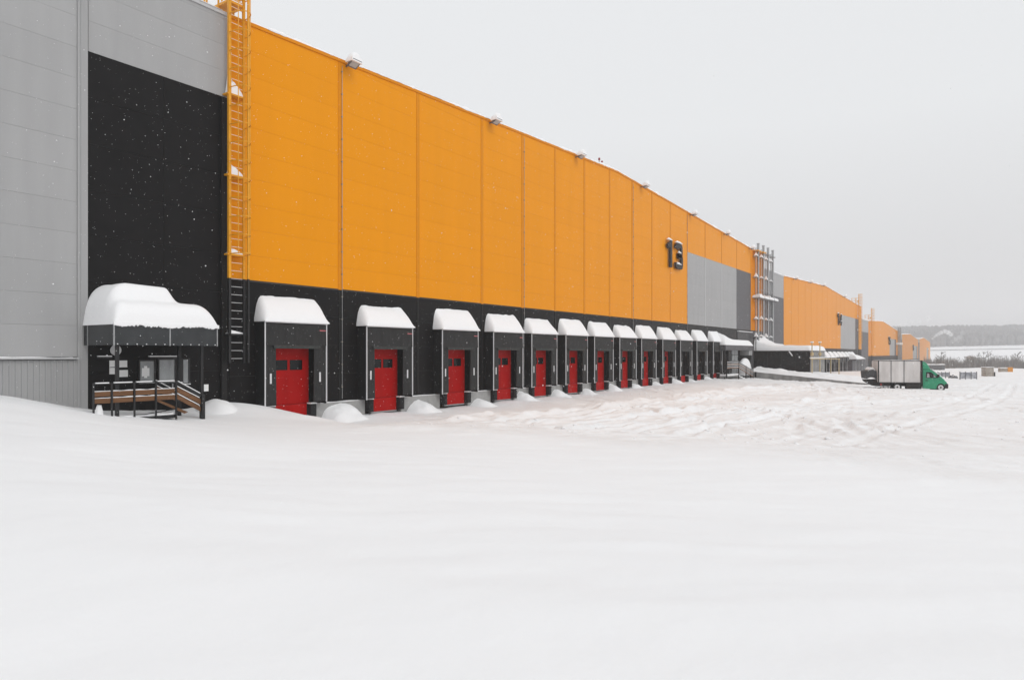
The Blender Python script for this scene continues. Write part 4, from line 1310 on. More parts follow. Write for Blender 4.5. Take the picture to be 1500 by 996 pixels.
T(MB().box(-3.4, 0.5, 0.55, 0.70, 0.35, 0.58), 'chassis_rail', M['chassis'])
T(MB().box(-3.4, 0.5, WID - 0.70, WID - 0.55, 0.35, 0.58), 'chassis_rail', M['chassis'])
T(MB().box(-1.30, -0.12, 0.02, 0.35, 0.16, 0.595), 'tool_box', M['chassis'], bevel=0.03)
for x in (-3.1, -2.75):
    T(MB().bar((x, 0.05, 0.58), (x + 0.1, 0.05, 0.25), 0.06), 'side_guard', M['chassis'])
T(MB().box(-3.2, -2.5, 0.02, 0.06, 0.30, 0.40), 'side_guard', M['steel'])
T(MB().box(-3.2, -2.5, 0.1, 0.5, 0.18, 0.30), 'snow_clod', M['rough_snow'], bevel=0.05)
T(MB().box(-3.30, -3.16, -0.01, 0.03, 0.42, 0.62), 'tail_lamp', M['obstruct'], bevel=0.02)
# tail lift, folded half way, snow on it
tl = T(MB().prism_y([(-4.35, 0.98), (-3.55, 0.98), (-3.55, 1.62), (-3.80, 1.80), (-4.1, 1.72), (-4.42, 1.60)], 0.15, WID - 0.1), 'tail_lift', M['lift'], bevel=0.05)
T(MB().prism_y([(-4.33, 0.90), (-4.2, 0.70), (-3.55, 0.34), (-3.2, 0.34), (-3.2, 0.58), (-3.52, 0.90)], 0.2, WID - 0.15), 'lift_arm', M['chassis'])
T(MB().field(frange(-4.30, -3.63, 10), frange(0.05, 0.6, 6), lambda x, y: 0.99 + 0.12 * math.sin((x + 4.30) / 0.67 * math.pi) + 0.03 * nz(x * 6, y * 6), 0.981), 'snow', M['snow'], tl, smooth=True)
T(MB().field(frange(-4.06, -3.60, 8), frange(0.3, 1.8, 8), lambda x, y: 1.70 + 0.28 * max(0, 1 - ((x + 3.86) / 0.26) ** 2), 1.6), 'snow', M['snow'], tl, smooth=True)

# ------------------------------------------------------------------ retaining wall by the ramp
A = at_depth(1108, 80.0); B = at_depth(1268, 71.5)
wallA_z, wallB_z = ZE - 27 / F * 80.0, ZE - 43.5 / F * 71.5
rw = thing('retaining_wall', (A[0], A[1], 0), 'low grey concrete retaining wall sloping down from the far stairs to the truck', 'wall')
N = 6
dv = Vector((B[0] - A[0], B[1] - A[1], 0))
nv = Vector((-dv.y, dv.x, 0)).normalized() * 0.3
for i in range(N):
    t0, t1 = i / N + 0.001, (i + 1) / N - 0.001
    p, q = Vector((A[0], A[1], 0)) + dv * t0, Vector((A[0], A[1], 0)) + dv * t1
    zp0, zq0 = wallA_z + (wallB_z - wallA_z) * t0, wallA_z + (wallB_z - wallA_z) * t1
    vs = [(p.x, p.y, -2), (q.x, q.y, -2), (q.x + nv.x, q.y + nv.y, -2), (p.x + nv.x, p.y + nv.y, -2),
          (p.x, p.y, zp0), (q.x, q.y, zq0), (q.x + nv.x, q.y + nv.y, zq0), (p.x + nv.x, p.y + nv.y, zp0)]
    blk = MB().add(vs, [(0, 3, 2, 1), (4, 5, 6, 7), (0, 1, 5, 4), (1, 2, 6, 5), (2, 3, 7, 6), (3, 0, 4, 7)]).build('wall_section', M['wall_concrete'], rw)
# snow-covered ramp behind the wall
ramp_n, ramp_m = 80, 70
vs, fs = [], []
for i in range(ramp_n + 1):
    t = i / ramp_n
    p = Vector((A[0], A[1], 0)) + dv * (t * 1.12 - 0.08)
    zt = wallA_z + (wallB_z - wallA_z) * (t * 1.12 - 0.08)
    for j in range(ramp_m + 1):
        v = j / ramp_m
        q = p + nv.normalized() * (0.02 + v * 14)
        ridge = 0.35 * math.exp(-((v - 0.14) / 0.10) ** 2) * (0.7 + 0.5 * nz(q.x * 0.7, q.y * 0.7)) * (1 - 0.4 * t) + 0.18 * (1 - t) * min(1, v * 5)
        vs.append((q.x, q.y, zt - 0.02 + 0.10 * min(1, v * 30) + ridge + (0.14 * nz(q.x * 1.1, q.y * 1.1) + 0.08 * nz(q.x * 3.1, q.y * 3.1)) * min(1, v * 10) - 0.8 * max(0, v - 0.55)))
fs = [(i * (ramp_m + 1) + j, (i + 1) * (ramp_m + 1) + j, (i + 1) * (ramp_m + 1) + j + 1, i * (ramp_m + 1) + j + 1) for i in range(ramp_n) for j in range(ramp_m)]
tag(MB().add(vs, fs).build('ramp', M['rough_snow'], None, smooth=True), kind='structure')

# ------------------------------------------------------------------ small things in the far yard
def yard_obj(px0, px1, py0, py1, e=-3.12, off=0):
    z = -e * F / (py1 - HOR)
    a, c = at_depth(px0, z), at_depth(px1, z)
    return a, c, z, (py1 - py0) / F * z, ZE + e
def slab_at(px0, px1, py0, py1, thick, name, m, label, cat, group=None, e=-3.12, snow=0.0, parts=None):
    a, c, z, h, zb = yard_obj(px0, px1, py0, py1, e)
    w_ = math.hypot(c[0] - a[0], c[1] - a[1])
    t = thing(name, (a[0], a[1], zb), label, cat, group, rz=TH)
    if parts:
        parts(t, w_, h)
    else:
        MB().box(0, w_, 0, thick, -0.2, h).build('body', M[m], t, local=True, bevel=0.03)
    if snow:
        MB().field(frange(-0.05, w_ + 0.05, 12), frange(-0.05, thick + 0.05, 6), lambda x, y: h + snow * (0.7 + 0.5 * nz(x * 1.2, y, px0)), h + 0.002).build('snow', M['snow'], t, local=True, smooth=True)
    return t
def fence_parts(t, w_, h):
    n = 3
    for i in range(n + 1):
        x = w_ * i / n
        MB().box(x - 0.04, x + 0.04, 0.0, 0.08, -0.2, h).build('post', M['block_grey'], t, local=True)
    for i in range(n):
        MB().box(w_ * i / n + 0.04, w_ * (i + 1) / n - 0.04, 0.02, 0.06, 0.12, h - 0.06).build('banner_panel', M['banner'], t, local=True)
    MB().box(0, w_, 0.0, 0.3, h, h + 0.05).build('snow', M['snow'], t, local=True)
slab_at(1374, 1391, 545, 553.5, 0.2, 'banner_fence', None, 'printed banner fence half hidden behind the truck cab', 'fence', 'printed banner fences in the far yard', parts=fence_parts)
slab_at(1406.5, 1431, 544.5, 556, 0.2, 'banner_fence', None, 'longer printed banner fence standing free in the snow right of the truck', 'fence', 'printed banner fences in the far yard', parts=fence_parts)
def crate_parts(t, w_, h):
    for k in range(4):
        z0 = h * k / 4
        MB().box(0.0, w_, 0, 0.9, z0 + 0.02, h * (k + 1) / 4 - 0.02).build('plank', M['crate'], t, local=True)
    for x in (0.0, w_ - 0.12):
        MB().box(x, x + 0.12, -0.04, -0.002, -0.1, h).build('batten', M['crate'], t, local=True)
slab_at(1444, 1455.5, 538.5, 551, 0.9, 'crate', None, 'upright weathered wooden crate in the far snow', 'crate', snow=0.10, parts=crate_parts)
slab_at(1456.6, 1458.2, 545, 551, 0.15, 'post', 'chassis', 'short dark post right of the wooden crate', 'post')
def barrier_parts(t, w_, h):
    MB().box(0, w_ * 0.58, 0, 0.5, -0.1, h * 0.8).build('block', M['crate'], t, local=True, bevel=0.03)
    MB().box(w_ * 0.6, w_, 0, 0.5, -0.1, h).build('block', M['barrier_orange'], t, local=True, bevel=0.03)
    MB().box(0, w_ * 0.58, 0, 0.5, h * 0.8 + 0.001, h * 0.95).build('snow', M['snow'], t, local=True)
slab_at(1465, 1484, 538, 544.5, 0.5, 'road_barrier', None, 'orange and beige barrier blocks on the snow bank at far right', 'barrier', e=-3.0, parts=barrier_parts)
slab_at(1359, 1384, 534.5, 541.5, 2.2, 'container', 'block_grey', 'low dark grey container with snow on top behind the truck cab', 'container', e=-3.0, snow=0.18)
slab_at(1396, 1404, 549, 554, 1.2, 'debris_pile', None, 'small snow-dusted debris pile left of the free banner fence', 'debris', parts=lambda t, w_, h: (
    MB().field(frange(0, w_, 10), frange(0, 1.0, 8), lambda x, y: h * max(0, 1 - abs(2 * x / w_ - 1) ** 2) * (0.8 + 0.5 * nz(x * 4, y * 4)), -0.15).build('rubble', M['block_grey'], t, local=True),
    MB().field(frange(0.1, w_ * 0.6, 8), frange(0.1, 0.9, 6), lambda x, y: h * 0.95 * max(0, 1 - abs(2 * x / w_ - 1) ** 2) * (0.8 + 0.6 * nz(x * 4, y * 4)), -0.1).build('snow', M['snow'], t, local=True, smooth=True)))

#GROUND
# ------------------------------------------------------------------ snow ground (one sheet)
ctrl = []
def gp_(px, py, e):
    z = -e * F / (py - HOR)
    x, y = at_depth(px, z)
    ctrl.append((x, y, e))
def gw(px, py, off=0.0):
    ctrl.append((off, s_at(px, off), e_at(px, py, off)))
def gxy(x, y, e): ctrl.append((x, y, e))
for px in (-200, 300, 750, 1200, 1700):
    gp_(px, 996, -1.60)
for x, y, e in ((23, -12, -1.55), (70, -12, -1.7), (2, -12, -1.2), (0, 0, -1.15), (120, -20, -2.0), (0, -40, -1.2), (60, -60, -1.7)):
    gxy(x, y, e)
for px, py, e in ((0, 780, -1.62), (400, 780, -1.72), (750, 780, -1.78), (1100, 800, -1.80), (1500, 820, -1.80),
                  (0, 690, -1.60), (300, 690, -1.78), (600, 690, -1.92), (900, 700, -1.98), (1200, 745, -1.97), (1500, 765, -1.95),
                  (0, 625, -1.50), (150, 640, -1.70), (350, 650, -1.98), (550, 645, -2.10),
                  (300, 628, -2.10), (480, 626, -2.22), (640, 630, -2.28), (760, 634, -2.30), (860, 645, -2.27), (960, 657, -2.22), (1060, 666, -2.18), (1150, 675, -2.15), (1300, 693, -2.12), (1500, 716, -2.10), (1700, 745, -2.1)):
    gp_(px, py, e)
gw(0, 578); gw(40, 583); gw(80, 591); gw(118, 600)
gw(0, 588, 3.0); gw(60, 594, 2.5); gw(140, 606, 2.0); gw(200, 612, 2.2); gw(250, 613, 2.3); gw(300, 612, 2.0)
gw(200, 604, 0.6); gw(250, 603, 0.6); gw(322, 590, 0.3); gw(340, 595, 0.6); gw(300, 606, 0.5)
gw(372, 597, 1.3); gw(400, 601, 1.25); gw(437, 606.5, 1.2); gw(470, 617, 1.2); gw(490, 621, 0.9); gw(520, 611, 0.5)
gw(570, 605, 0.35); gw(671, 597, 0.35); gw(741, 588, 0.35); gw(838, 579, 0.35); gw(912, 570, 0.35); gw(971, 562, 0.35); gw(1045, 554.5, 0.35)
for px, py, e in ((560, 616, -2.95), (640, 612, -2.95), (760, 604, -2.98), (900, 592, -3.0), (1000, 580, -3.0), (1000, 605, -3.02), (900, 625, -2.95), (1050, 635, -2.92), (1200, 650, -2.85),
                  (1200, 605, -3.03), (1100, 568, -3.0), (1180, 566, -3.08), (1270, 570.5, -2.93), (1330, 570.5, -2.98), (1400, 572, -3.12), (1400, 610, -3.02), (1500, 640, -2.92), (1500, 590, -3.08),
                  (1400, 556, -3.14), (1450, 552, -3.14), (1500, 556, -3.12), (1400, 545, -3.08), (1440, 543, -3.05), (1290, 556, -3.25), (1350, 552, -3.25),
                  (1400, 538.3, -2.95), (1450, 538.3, -2.95), (1340, 541, -3.0), (1500, 546, -3.05)):
    gp_(px, py, e)
gxy(1, 80, -2.85); gxy(6, 79.5, -3.05); gxy(12, 78, -3.2); gxy(3, 90, -3.1); gxy(10, 95, -3.3); gxy(6, 120, -3.3); gxy(6, 160, -3.7)
for z, e in ((200, -7.0), (300, -10.0), (500, -12.0), (800, -12), (1400, -12)):
    for px in (1260, 1330, 1420, 1520, 1800):
        x, y = at_depth(px, z)
        gxy(x, y, e)
for x, y, e in ((200, 0, -3), (300, 100, -5), (600, -100, -6), (600, 400, -10), (-300, -200, -2), (1500, 200, -12), (0, -400, -3), (-100, 60, -2)):
    gxy(x, y, e)
ctrl = np.array(ctrl)
def rbf_fit(P):
    d = np.linalg.norm(P[:, None, :2] - P[None, :, :2], axis=2)
    K = -d
    n = len(P)
    A_ = np.zeros((n + 1, n + 1))
    A_[:n, :n] = K + np.eye(n) * 0.02
    A_[:n, n] = 1
    A_[n, :n] = 1
    return np.linalg.solve(A_, np.concatenate([P[:, 2], [0]]))
Wt = rbf_fit(ctrl)
def rbf(X, Y):
    sh = X.shape
    q = np.stack([X.ravel(), Y.ravel()], 1)
    o_ = np.empty(len(q))
    for i in range(0, len(q), 20000):
        d = np.sqrt(((q[i:i + 20000, None, :] - ctrl[None, :, :2]) ** 2).sum(2) + 0.35)
        o_[i:i + 20000] = -d @ Wt[:-1] + Wt[-1]
    return o_.reshape(sh)
# value noise
def vnoise(X, Y, seed):
    r = np.random.default_rng(seed).random((256, 256))
    xi, yi = np.floor(X).astype(int), np.floor(Y).astype(int)
    fx_, fy_ = X - xi, Y - yi
    u, v = fx_ * fx_ * fx_ * (fx_ * (fx_ * 6 - 15) + 10), fy_ * fy_ * fy_ * (fy_ * (fy_ * 6 - 15) + 10)
    g = lambda a, b: r[a % 256, b % 256]
    return (g(xi, yi) * (1 - u) * (1 - v) + g(xi + 1, yi) * u * (1 - v) + g(xi, yi + 1) * (1 - u) * v + g(xi + 1, yi + 1) * u * v) * 2 - 1
def fbm(X, Y, sc, seed, octv=4, ridge=False):
    o_ = np.zeros_like(X)
    a = 1.0
    for k in range(octv):
        ca, sa = math.cos(0.7 * k + seed), math.sin(0.7 * k + seed)
        n_ = vnoise((X * ca - Y * sa) * sc + 37.1 * k, (X * sa + Y * ca) * sc + 11.7 * k, seed + k)
        o_ += a * ((1 - 2 * np.abs(n_)) if ridge else n_)
        sc *= 2.03
        a *= 0.5
    return o_
# crest of the undisturbed bank: right of it the yard is driven over
crest = []
for px, py, e in ((480, 626, -2.22), (640, 630, -2.28), (760, 634, -2.3), (860, 645, -2.27), (960, 657, -2.22), (1060, 666, -2.18), (1150, 675, -2.15), (1300, 693, -2.12), (1500, 716, -2.1), (1750, 750, -2.1)):
    crest.append(at_depth(px, -e * F / (py - HOR)))
crest = [(-3, 23.5), (1.5, 22.6)] + crest + [(90, -20)]
def side_of_crest(X, Y):
    """signed distance, positive in the driven yard"""
    best = np.full(X.shape, 1e9)
    sg = np.zeros(X.shape)
    for (ax_, ay_), (bx_, by_) in zip(crest, crest[1:]):
        dx, dy = bx_ - ax_, by_ - ay_
        t = np.clip(((X - ax_) * dx + (Y - ay_) * dy) / (dx * dx + dy * dy), 0, 1)
        d = np.hypot(X - ax_ - t * dx, Y - ay_ - t * dy)
        s_ = np.sign(dx * (Y - ay_) - dy * (X - ax_))
        m_ = d < best
        best = np.where(m_, d, best)
        sg = np.where(m_, s_, sg)
    return best * sg
TRK = []
def spline(pts, n=8):
    P_ = [np.array(p) for p in pts]
    P_ = [2 * P_[0] - P_[1]] + P_ + [2 * P_[-1] - P_[-2]]
    res = []
    for a, b, c, d in zip(P_, P_[1:], P_[2:], P_[3:]):
        for k in range(n):
            t = k / n
            res.append(0.5 * (2 * b + (c - a) * t + (2 * a - 5 * b + 4 * c - d) * t * t + (3 * b - a - 3 * c + d) * t ** 3))
    res.append(P_[-2])
    return [tuple(q) for q in res]
for pix, w_, amp in (([(700, 634), (820, 612), (940, 594), (1060, 580), (1180, 571), (1290, 566)], 0.22, 0.11),
                     ([(830, 640), (900, 622), (1000, 607), (1130, 597), (1260, 590), (1420, 584)], 0.24, 0.12),
                     ([(960, 650), (990, 632), (1060, 615), (1160, 604), (1300, 600), (1500, 606)], 0.24, 0.12),
                     ([(1180, 664), (1230, 640), (1310, 618), (1400, 596), (1450, 578), (1470, 560)], 0.24, 0.05),
                     ([(760, 622), (900, 606), (1060, 600), (1200, 612), (1340, 634), (1500, 664)], 0.24, 0.06)):
    TRK.append((spline([at_depth(px, 2.97 * F / (py - HOR)) for px, py in pix]), w_, amp))
RIDGE = []
for pix, w_, amp in (([(655, 622), (760, 611), (900, 597), (1000, 585), (1100, 574), (1200, 568)], 0.75, 0.24), ([(850, 640), (950, 622), (1080, 611), (1240, 608), (1400, 618)], 0.6, 0.16), ([(930, 610), (1030, 596), (1160, 586), (1300, 580)], 0.5, 0.15)):
    RIDGE.append((spline([at_depth(px, 2.97 * F / (py - HOR)) for px, py in pix]), w_, amp))
def tracks(X, Y):
    """wheel tracks: curved grooves swept through the yard"""
    h = np.zeros_like(X)
    for (cx, cy, r, w_, amp) in ((-30, 14, 62, 0.26, 0.10), (-30, 14, 64.0, 0.26, 0.10), (-34, 4, 58, 0.24, 0.09), (-34, 4, 60.0, 0.24, 0.09), (60, 40, 42, 0.25, 0.08), (60, 40, 44, 0.25, 0.08),
                                 (-95, 38, 110, 0.3, 0.08), (-95, 38, 112.1, 0.3, 0.08), (45, 70, 26, 0.25, 0.07), (45, 70, 28, 0.25, 0.07), (-20, 0, 44.0, 0.25, 0.08), (-20, 0, 46, 0.25, 0.08)):
        amp = amp * 0.6
        d = np.hypot(X - cx, Y - cy) - r + 0.5 * fbm(X, Y, 0.09, 5, 2)
        bro = np.clip(0.75 + 0.9 * fbm(X, Y, 0.5, 17, 2), 0.1, 1.4)
        h += amp * bro * (-1.0 / (1 + (d / w_) ** 8) + 0.75 * np.exp(-((np.abs(d) - 1.55 * w_) / (0.45 * w_)) ** 2) * (1 + 0.8 * fbm(X, Y, 2.2, 23, 2)))
        h += 0.012 * np.cos(np.arctan2(Y - cy, X - cx) * r * 2 * math.pi / 0.55) / (1 + (d / w_) ** 8)
    for path, w_, amp in TRK:
        best = np.full(X.shape, 1e9)
        for (ax_, ay_), (bx_, by_) in zip(path, path[1:]):
            dx, dy = bx_ - ax_, by_ - ay_
            t = np.clip(((X - ax_) * dx + (Y - ay_) * dy) / (dx * dx + dy * dy), 0, 1)
            best = np.minimum(best, np.hypot(X - ax_ - t * dx, Y - ay_ - t * dy))
        best = best + 0.12 * fbm(X, Y, 0.4, 19, 2)
        for o_ in (0.9,):
            d = best - o_
            h += amp * (-1.0 / (1 + (d / w_) ** 8) + 0.7 * np.exp(-((np.abs(d) - 1.6 * w_) / (0.5 * w_)) ** 2) * (1 + 0.35 * fbm(X, Y, 1.2, 29, 2)))
    for path, w_, amp in RIDGE:
        best = np.full(X.shape, 1e9)
        for (ax_, ay_), (bx_, by_) in zip(path, path[1:]):
            dx, dy = bx_ - ax_, by_ - ay_
            t = np.clip(((X - ax_) * dx + (Y - ay_) * dy) / (dx * dx + dy * dy), 0, 1)
            best = np.minimum(best, np.hypot(X - ax_ - t * dx, Y - ay_ - t * dy))
        best = best + 0.35 * fbm(X, Y, 0.5, 33, 3)
        h += amp * np.exp(-(best / w_) ** 2) * (1 + 0.5 * fbm(X, Y, 0.9, 39, 3))
    # two plough ridges along the docks
    for off, amp, w_ in ((8.5, 0.30, 1.0), (14.0, 0.20, 0.8)):
        d = X - off - 1.6 * fbm(X * 0 + 3.3, Y, 0.05, 9, 2)
        h += 0.5 * amp * np.exp(-(d / w_) ** 2) * (0.6 + 0.6 * fbm(X, Y, 0.25, 21, 2))
    return h
def axis(lo, hi, step, far_lo, far_hi, g=1.17):
    a = list(np.arange(lo, hi + 1e-6, step))
    s_, v = step, a[-1]
    while v < far_hi:
        s_ *= g; v += s_; a.append(v)
    s_, v = step, a[0]
    while v > far_lo:
        s_ *= g; v -= s_; a.insert(0, v)
    return np.array(a)
gx_ = axis(-0.4, 40.0, 0.125, -1500, 3000)
gy_ = axis(4.0, 88.0, 0.14, -1500, 3000)
X, Y = np.meshgrid(gx_, gy_, indexing='ij')
Z = rbf(X, Y)
sd_ = side_of_crest(X, Y)
near = 1 / (1 + np.exp(-(200 - np.hypot(X - D, Y)) / 20))
mask = np.clip((sd_ + 0.1) / 1.6, 0, 1)
mask = mask * mask * (3 - 2 * mask) * near
dep = (Y * CS + (D - X) * SN)
det = tracks(X, Y) + 0.045 * fbm(X, Y, 0.33, 3, 3) + 0.018 * fbm(X, Y, 1.9, 71, 3, True) * np.clip(0.5 + 1.5 * fbm(X, Y, 0.1, 81, 2), 0, 1) + 0.02 * fbm(X, Y, 0.8, 11, 3, True) * np.clip(0.4 + fbm(X, Y, 0.12, 31, 2), 0, 1)
det = det + (0.055 * fbm(X, Y, 1.1, 91, 4, True) * np.exp(-((X - 4.5) / 3.0) ** 2) + 0.04 * fbm(X, Y, 1.6, 95, 3, True) * np.exp(-((X - 10) / 2.5) ** 2)) * np.clip(0.5 + 1.2 * fbm(X, Y, 0.15, 97, 2), 0, 1)
calm = np.clip((X - 22) / 14, 0, 1) * np.clip((70 - dep) / 20, 0, 1) * 0 
Z = Z + mask * det * np.clip((dep - 11) / 16, 0.22, 1)
wx, wy = X * 0.83 + Y * 0.56, -X * 0.56 + Y * 0.83         # wind across the bank
soft = 0.10 * fbm(X, Y, 0.13, 41, 2) + 0.018 * fbm(wx * 0.45, wy * 1.5, 0.8, 51, 3) + 0.010 * fbm(wx * 0.5, wy * 2.2, 1.9, 57, 3)
Z = Z + (1 - mask) * soft * near
edge = np.exp(-((sd_ + 0.5) / 0.7) ** 2)
Z = Z + edge * near * 0.05 * np.clip(fbm(X, Y, 0.6, 61, 3), 0, 1)
for px, py, e_, rx, hh_ in ((425, 611, -2.45, 1.7, 0.09), (462, 618, -2.6, 1.0, 0.12), (350, 600, -2.1, 1.6, 0.12)):
    bx_, by_ = at_depth(px, -e_ * F / (py - HOR))
    Z = Z + hh_ * np.exp(-(((X - bx_) / (rx * 0.6)) ** 2 + ((Y - by_) / rx) ** 2))
nxg, nyg = X.shape
vs = np.stack([X.ravel(), Y.ravel(), (Z + ZE).ravel()], 1)
ii, jj = np.meshgrid(np.arange(nxg - 1), np.arange(nyg - 1), indexing='ij')
q = np.stack([ii * nyg + jj, (ii + 1) * nyg + jj, (ii + 1) * nyg + jj + 1, ii * nyg + jj + 1], -1).reshape(-1, 4)
def np_mesh(name, verts, quads, m, smooth=True):
    k = quads.shape[1]
    me = bpy.data.meshes.new(name)
    me.vertices.add(len(verts))
    me.vertices.foreach_set('co', verts.astype(np.float32).ravel())
    me.loops.add(quads.size)
    me.loops.foreach_set('vertex_index', quads.astype(np.int32).ravel())
    me.polygons.add(len(quads))
    me.polygons.foreach_set('loop_start', np.arange(0, quads.size, k, dtype=np.int32))
    me.polygons.foreach_set('use_smooth', [smooth] * len(quads))
    me.update(calc_edges=True)
    me.materials.append(m)
    o = bpy.data.objects.new(name, me)
    COL.objects.link(o)
    return o
gr = np_mesh('ground', vs, q, M['ground_snow'])
tag(gr, kind='structure')
at_ = gr.data.attributes.new('packed', 'FLOAT', 'POINT')
at_.data.foreach_set('value', (mask).astype(np.float32).ravel())
def ground_z(x, y):
    i = int(np.clip(np.searchsorted(gx_, x), 1, nxg - 1)); j = int(np.clip(np.searchsorted(gy_, y), 1, nyg - 1))
    i = i if abs(gx_[i] - x) < abs(gx_[i - 1] - x) else i - 1
    j = j if abs(gy_[j] - y) < abs(gy_[j - 1] - y) else j - 1
    return Z[i, j] + ZE
# clods of broken snow
base_ico = []
g = (1 + 5 ** 0.5) / 2
ico_v = np.array([(-1, g, 0), (1, g, 0), (-1, -g, 0), (1, -g, 0), (0, -1, g), (0, 1, g), (0, -1, -g), (0, 1, -g), (g, 0, -1), (g, 0, 1), (-g, 0, -1), (-g, 0, 1)]) / 1.9
ico_f = np.array([(0, 11, 5), (0, 5, 1), (0, 1, 7), (0, 7, 10), (0, 10, 11), (1, 5, 9), (5, 11, 4), (11, 10, 2), (10, 7, 6), (7, 1, 8), (3, 9, 4), (3, 4, 2), (3, 2, 6), (3, 6, 8), (3, 8, 9), (4, 9, 5), (2, 4, 11), (6, 2, 10), (8, 6, 7), (9, 8, 1)])
cv, cf = [], []
n_c = 0
while n_c < 1500:
    x, y = random.uniform(0.8, 40), random.uniform(18, 84)
    if random.random() > max(0.05, 0.25 + nz(x * 0.18, y * 0.18, 7.7) * 1.3):
        continue
    s_ = float(side_of_crest(np.array([x]), np.array([y]))[0])
    if s_ < 0.9:
        continue
    if y > 79 and x < 16: continue
    r = 0.02 + 0.08 * random.random() ** 3
    z = ground_z(x, y)
    jit = 1 + rng.uniform(-0.25, 0.25, (12, 1))
    cv.append(ico_v * jit * r * np.array([1.3, 1.3, 0.7]) + np.array([x, y, z - r * 0.1]))
    cf.append(ico_f + 12 * n_c)
    n_c += 1
o = np_mesh('snow_clods', np.concatenate(cv), np.concatenate(cf), M['rough_snow'])
tag(o, kind='stuff')

#FAR
# ------------------------------------------------------------------ hills, far field and woods
def hill_e(z, lat):
    pts = [(420, -14), (560, -8), (780, 4.5), (870, 7.5), (1000, 20), (1180, 38), (1500, 44), (2200, 40)]
    if z <= pts[0][0]: return pts[0][1]
    for (a, ea), (b, eb) in zip(pts, pts[1:]):
        if z <= b:
            return ea + (eb - ea) * (z - a) / (b - a)
    return pts[-1][1]
zs_h = np.concatenate([np.linspace(420, 1000, 40), np.linspace(1020, 2200, 30)])
ls_h = np.linspace(-1400, 2600, 110)
vs = []
for z in zs_h:
    for l in ls_h:
        e = hill_e(z, l)
        px = l / z * F + 750
        e += 0.006 * (px - 1400) / 100 * z * 0.35 if z > 700 else 0
        e += (2.5 * nz(l * 0.004, z * 0.004) + 5 * nz(l * 0.0016, 3.3)) * min(1, max(0, (z - 500) / 600))
        x, y = D - SN * z + CS * l, CS * z + SN * l
        vs.append((x, y, ZE + e))
vs = np.array(vs)
n1, n2 = len(zs_h), len(ls_h)
ii, jj = np.meshgrid(np.arange(n1 - 1), np.arange(n2 - 1), indexing='ij')
q = np.stack([ii * n2 + jj, ii * n2 + jj + 1, (ii + 1) * n2 + jj + 1, (ii + 1) * n2 + jj], -1).reshape(-1, 4)
hl = np_mesh('hills', vs, q, M['rough_snow'])
tag(hl, kind='structure')
Hgrid = vs[:, 2].reshape(n1, n2)
def hill_z(z, l):
    i = int(np.clip(np.searchsorted(zs_h, z), 1, n1 - 1)); j = int(np.clip(np.searchsorted(ls_h, l), 1, n2 - 1))
    t = (z - zs_h[i - 1]) / (zs_h[i] - zs_h[i - 1]); u = (l - ls_h[j - 1]) / (ls_h[j] - ls_h[j - 1])
    return (Hgrid[i - 1, j - 1] * (1 - t) * (1 - u) + Hgrid[i, j - 1] * t * (1 - u) + Hgrid[i - 1, j] * (1 - t) * u + Hgrid[i, j] * t * u)
# road across the far field
vs, k = [], 0
for l in np.linspace(200, 1500, 60):
    z = 760 + 12 * math.sin(l * 0.006)
    for dz in (-4, 4):
        zz = z + dz
        hz = hill_z(zz, l) + 0.5
        vs.append((D - SN * zz + CS * l, CS * zz + SN * l, hz))
q = np.array([(2 * i, 2 * i + 2, 2 * i + 3, 2 * i + 1) for i in range(59)])
tag(np_mesh('road', np.array(vs), q, M['asphalt']), kind='structure')
# wood on the hillside: many slim ragged crowns
tv, tf = [], []
cnt = 0
NT = 6500
for i in range(NT):
    z = 885 + 620 * random.random() ** 1.3
    px = random.uniform(1290, 1640)
    l = (px - 750) / F * z
    h = random.uniform(8, 15)
    r = h * random.uniform(0.22, 0.4)
    zb_ = hill_z(z, l) - 0.5
    x, y = D - SN * z + CS * l, CS * z + SN * l
    n_ = 5
    ring = lambda rr, zz: [(x + rr * math.cos(2 * math.pi * k / n_ + i) * random.uniform(0.7, 1.2), y + rr * math.sin(2 * math.pi * k / n_ + i) * random.uniform(0.7, 1.2), zb_ + zz) for k in range(n_)]
    tv += ring(r * 0.5, 0) + ring(r, h * 0.45) + ring(r * 0.65, h * 0.8) + [(x, y, zb_ + h)] * 1
    b0 = cnt
    for rr in (0, 1):
        for k in range(n_):
            tf.append((b0 + rr * n_ + k, b0 + rr * n_ + (k + 1) % n_, b0 + (rr + 1) * n_ + (k + 1) % n_))
            tf.append((b0 + rr * n_ + k, b0 + (rr + 1) * n_ + (k + 1) % n_, b0 + (rr + 1) * n_ + k))
    for k in range(n_):
        tf.append((b0 + 2 * n_ + k, b0 + 2 * n_ + (k + 1) % n_, b0 + 3 * n_))
    cnt += 3 * n_ + 1
o = np_mesh('far_forest', np.array(tv), np.array(tf), M['far_wood'], False)
tag(o, kind='stuff')

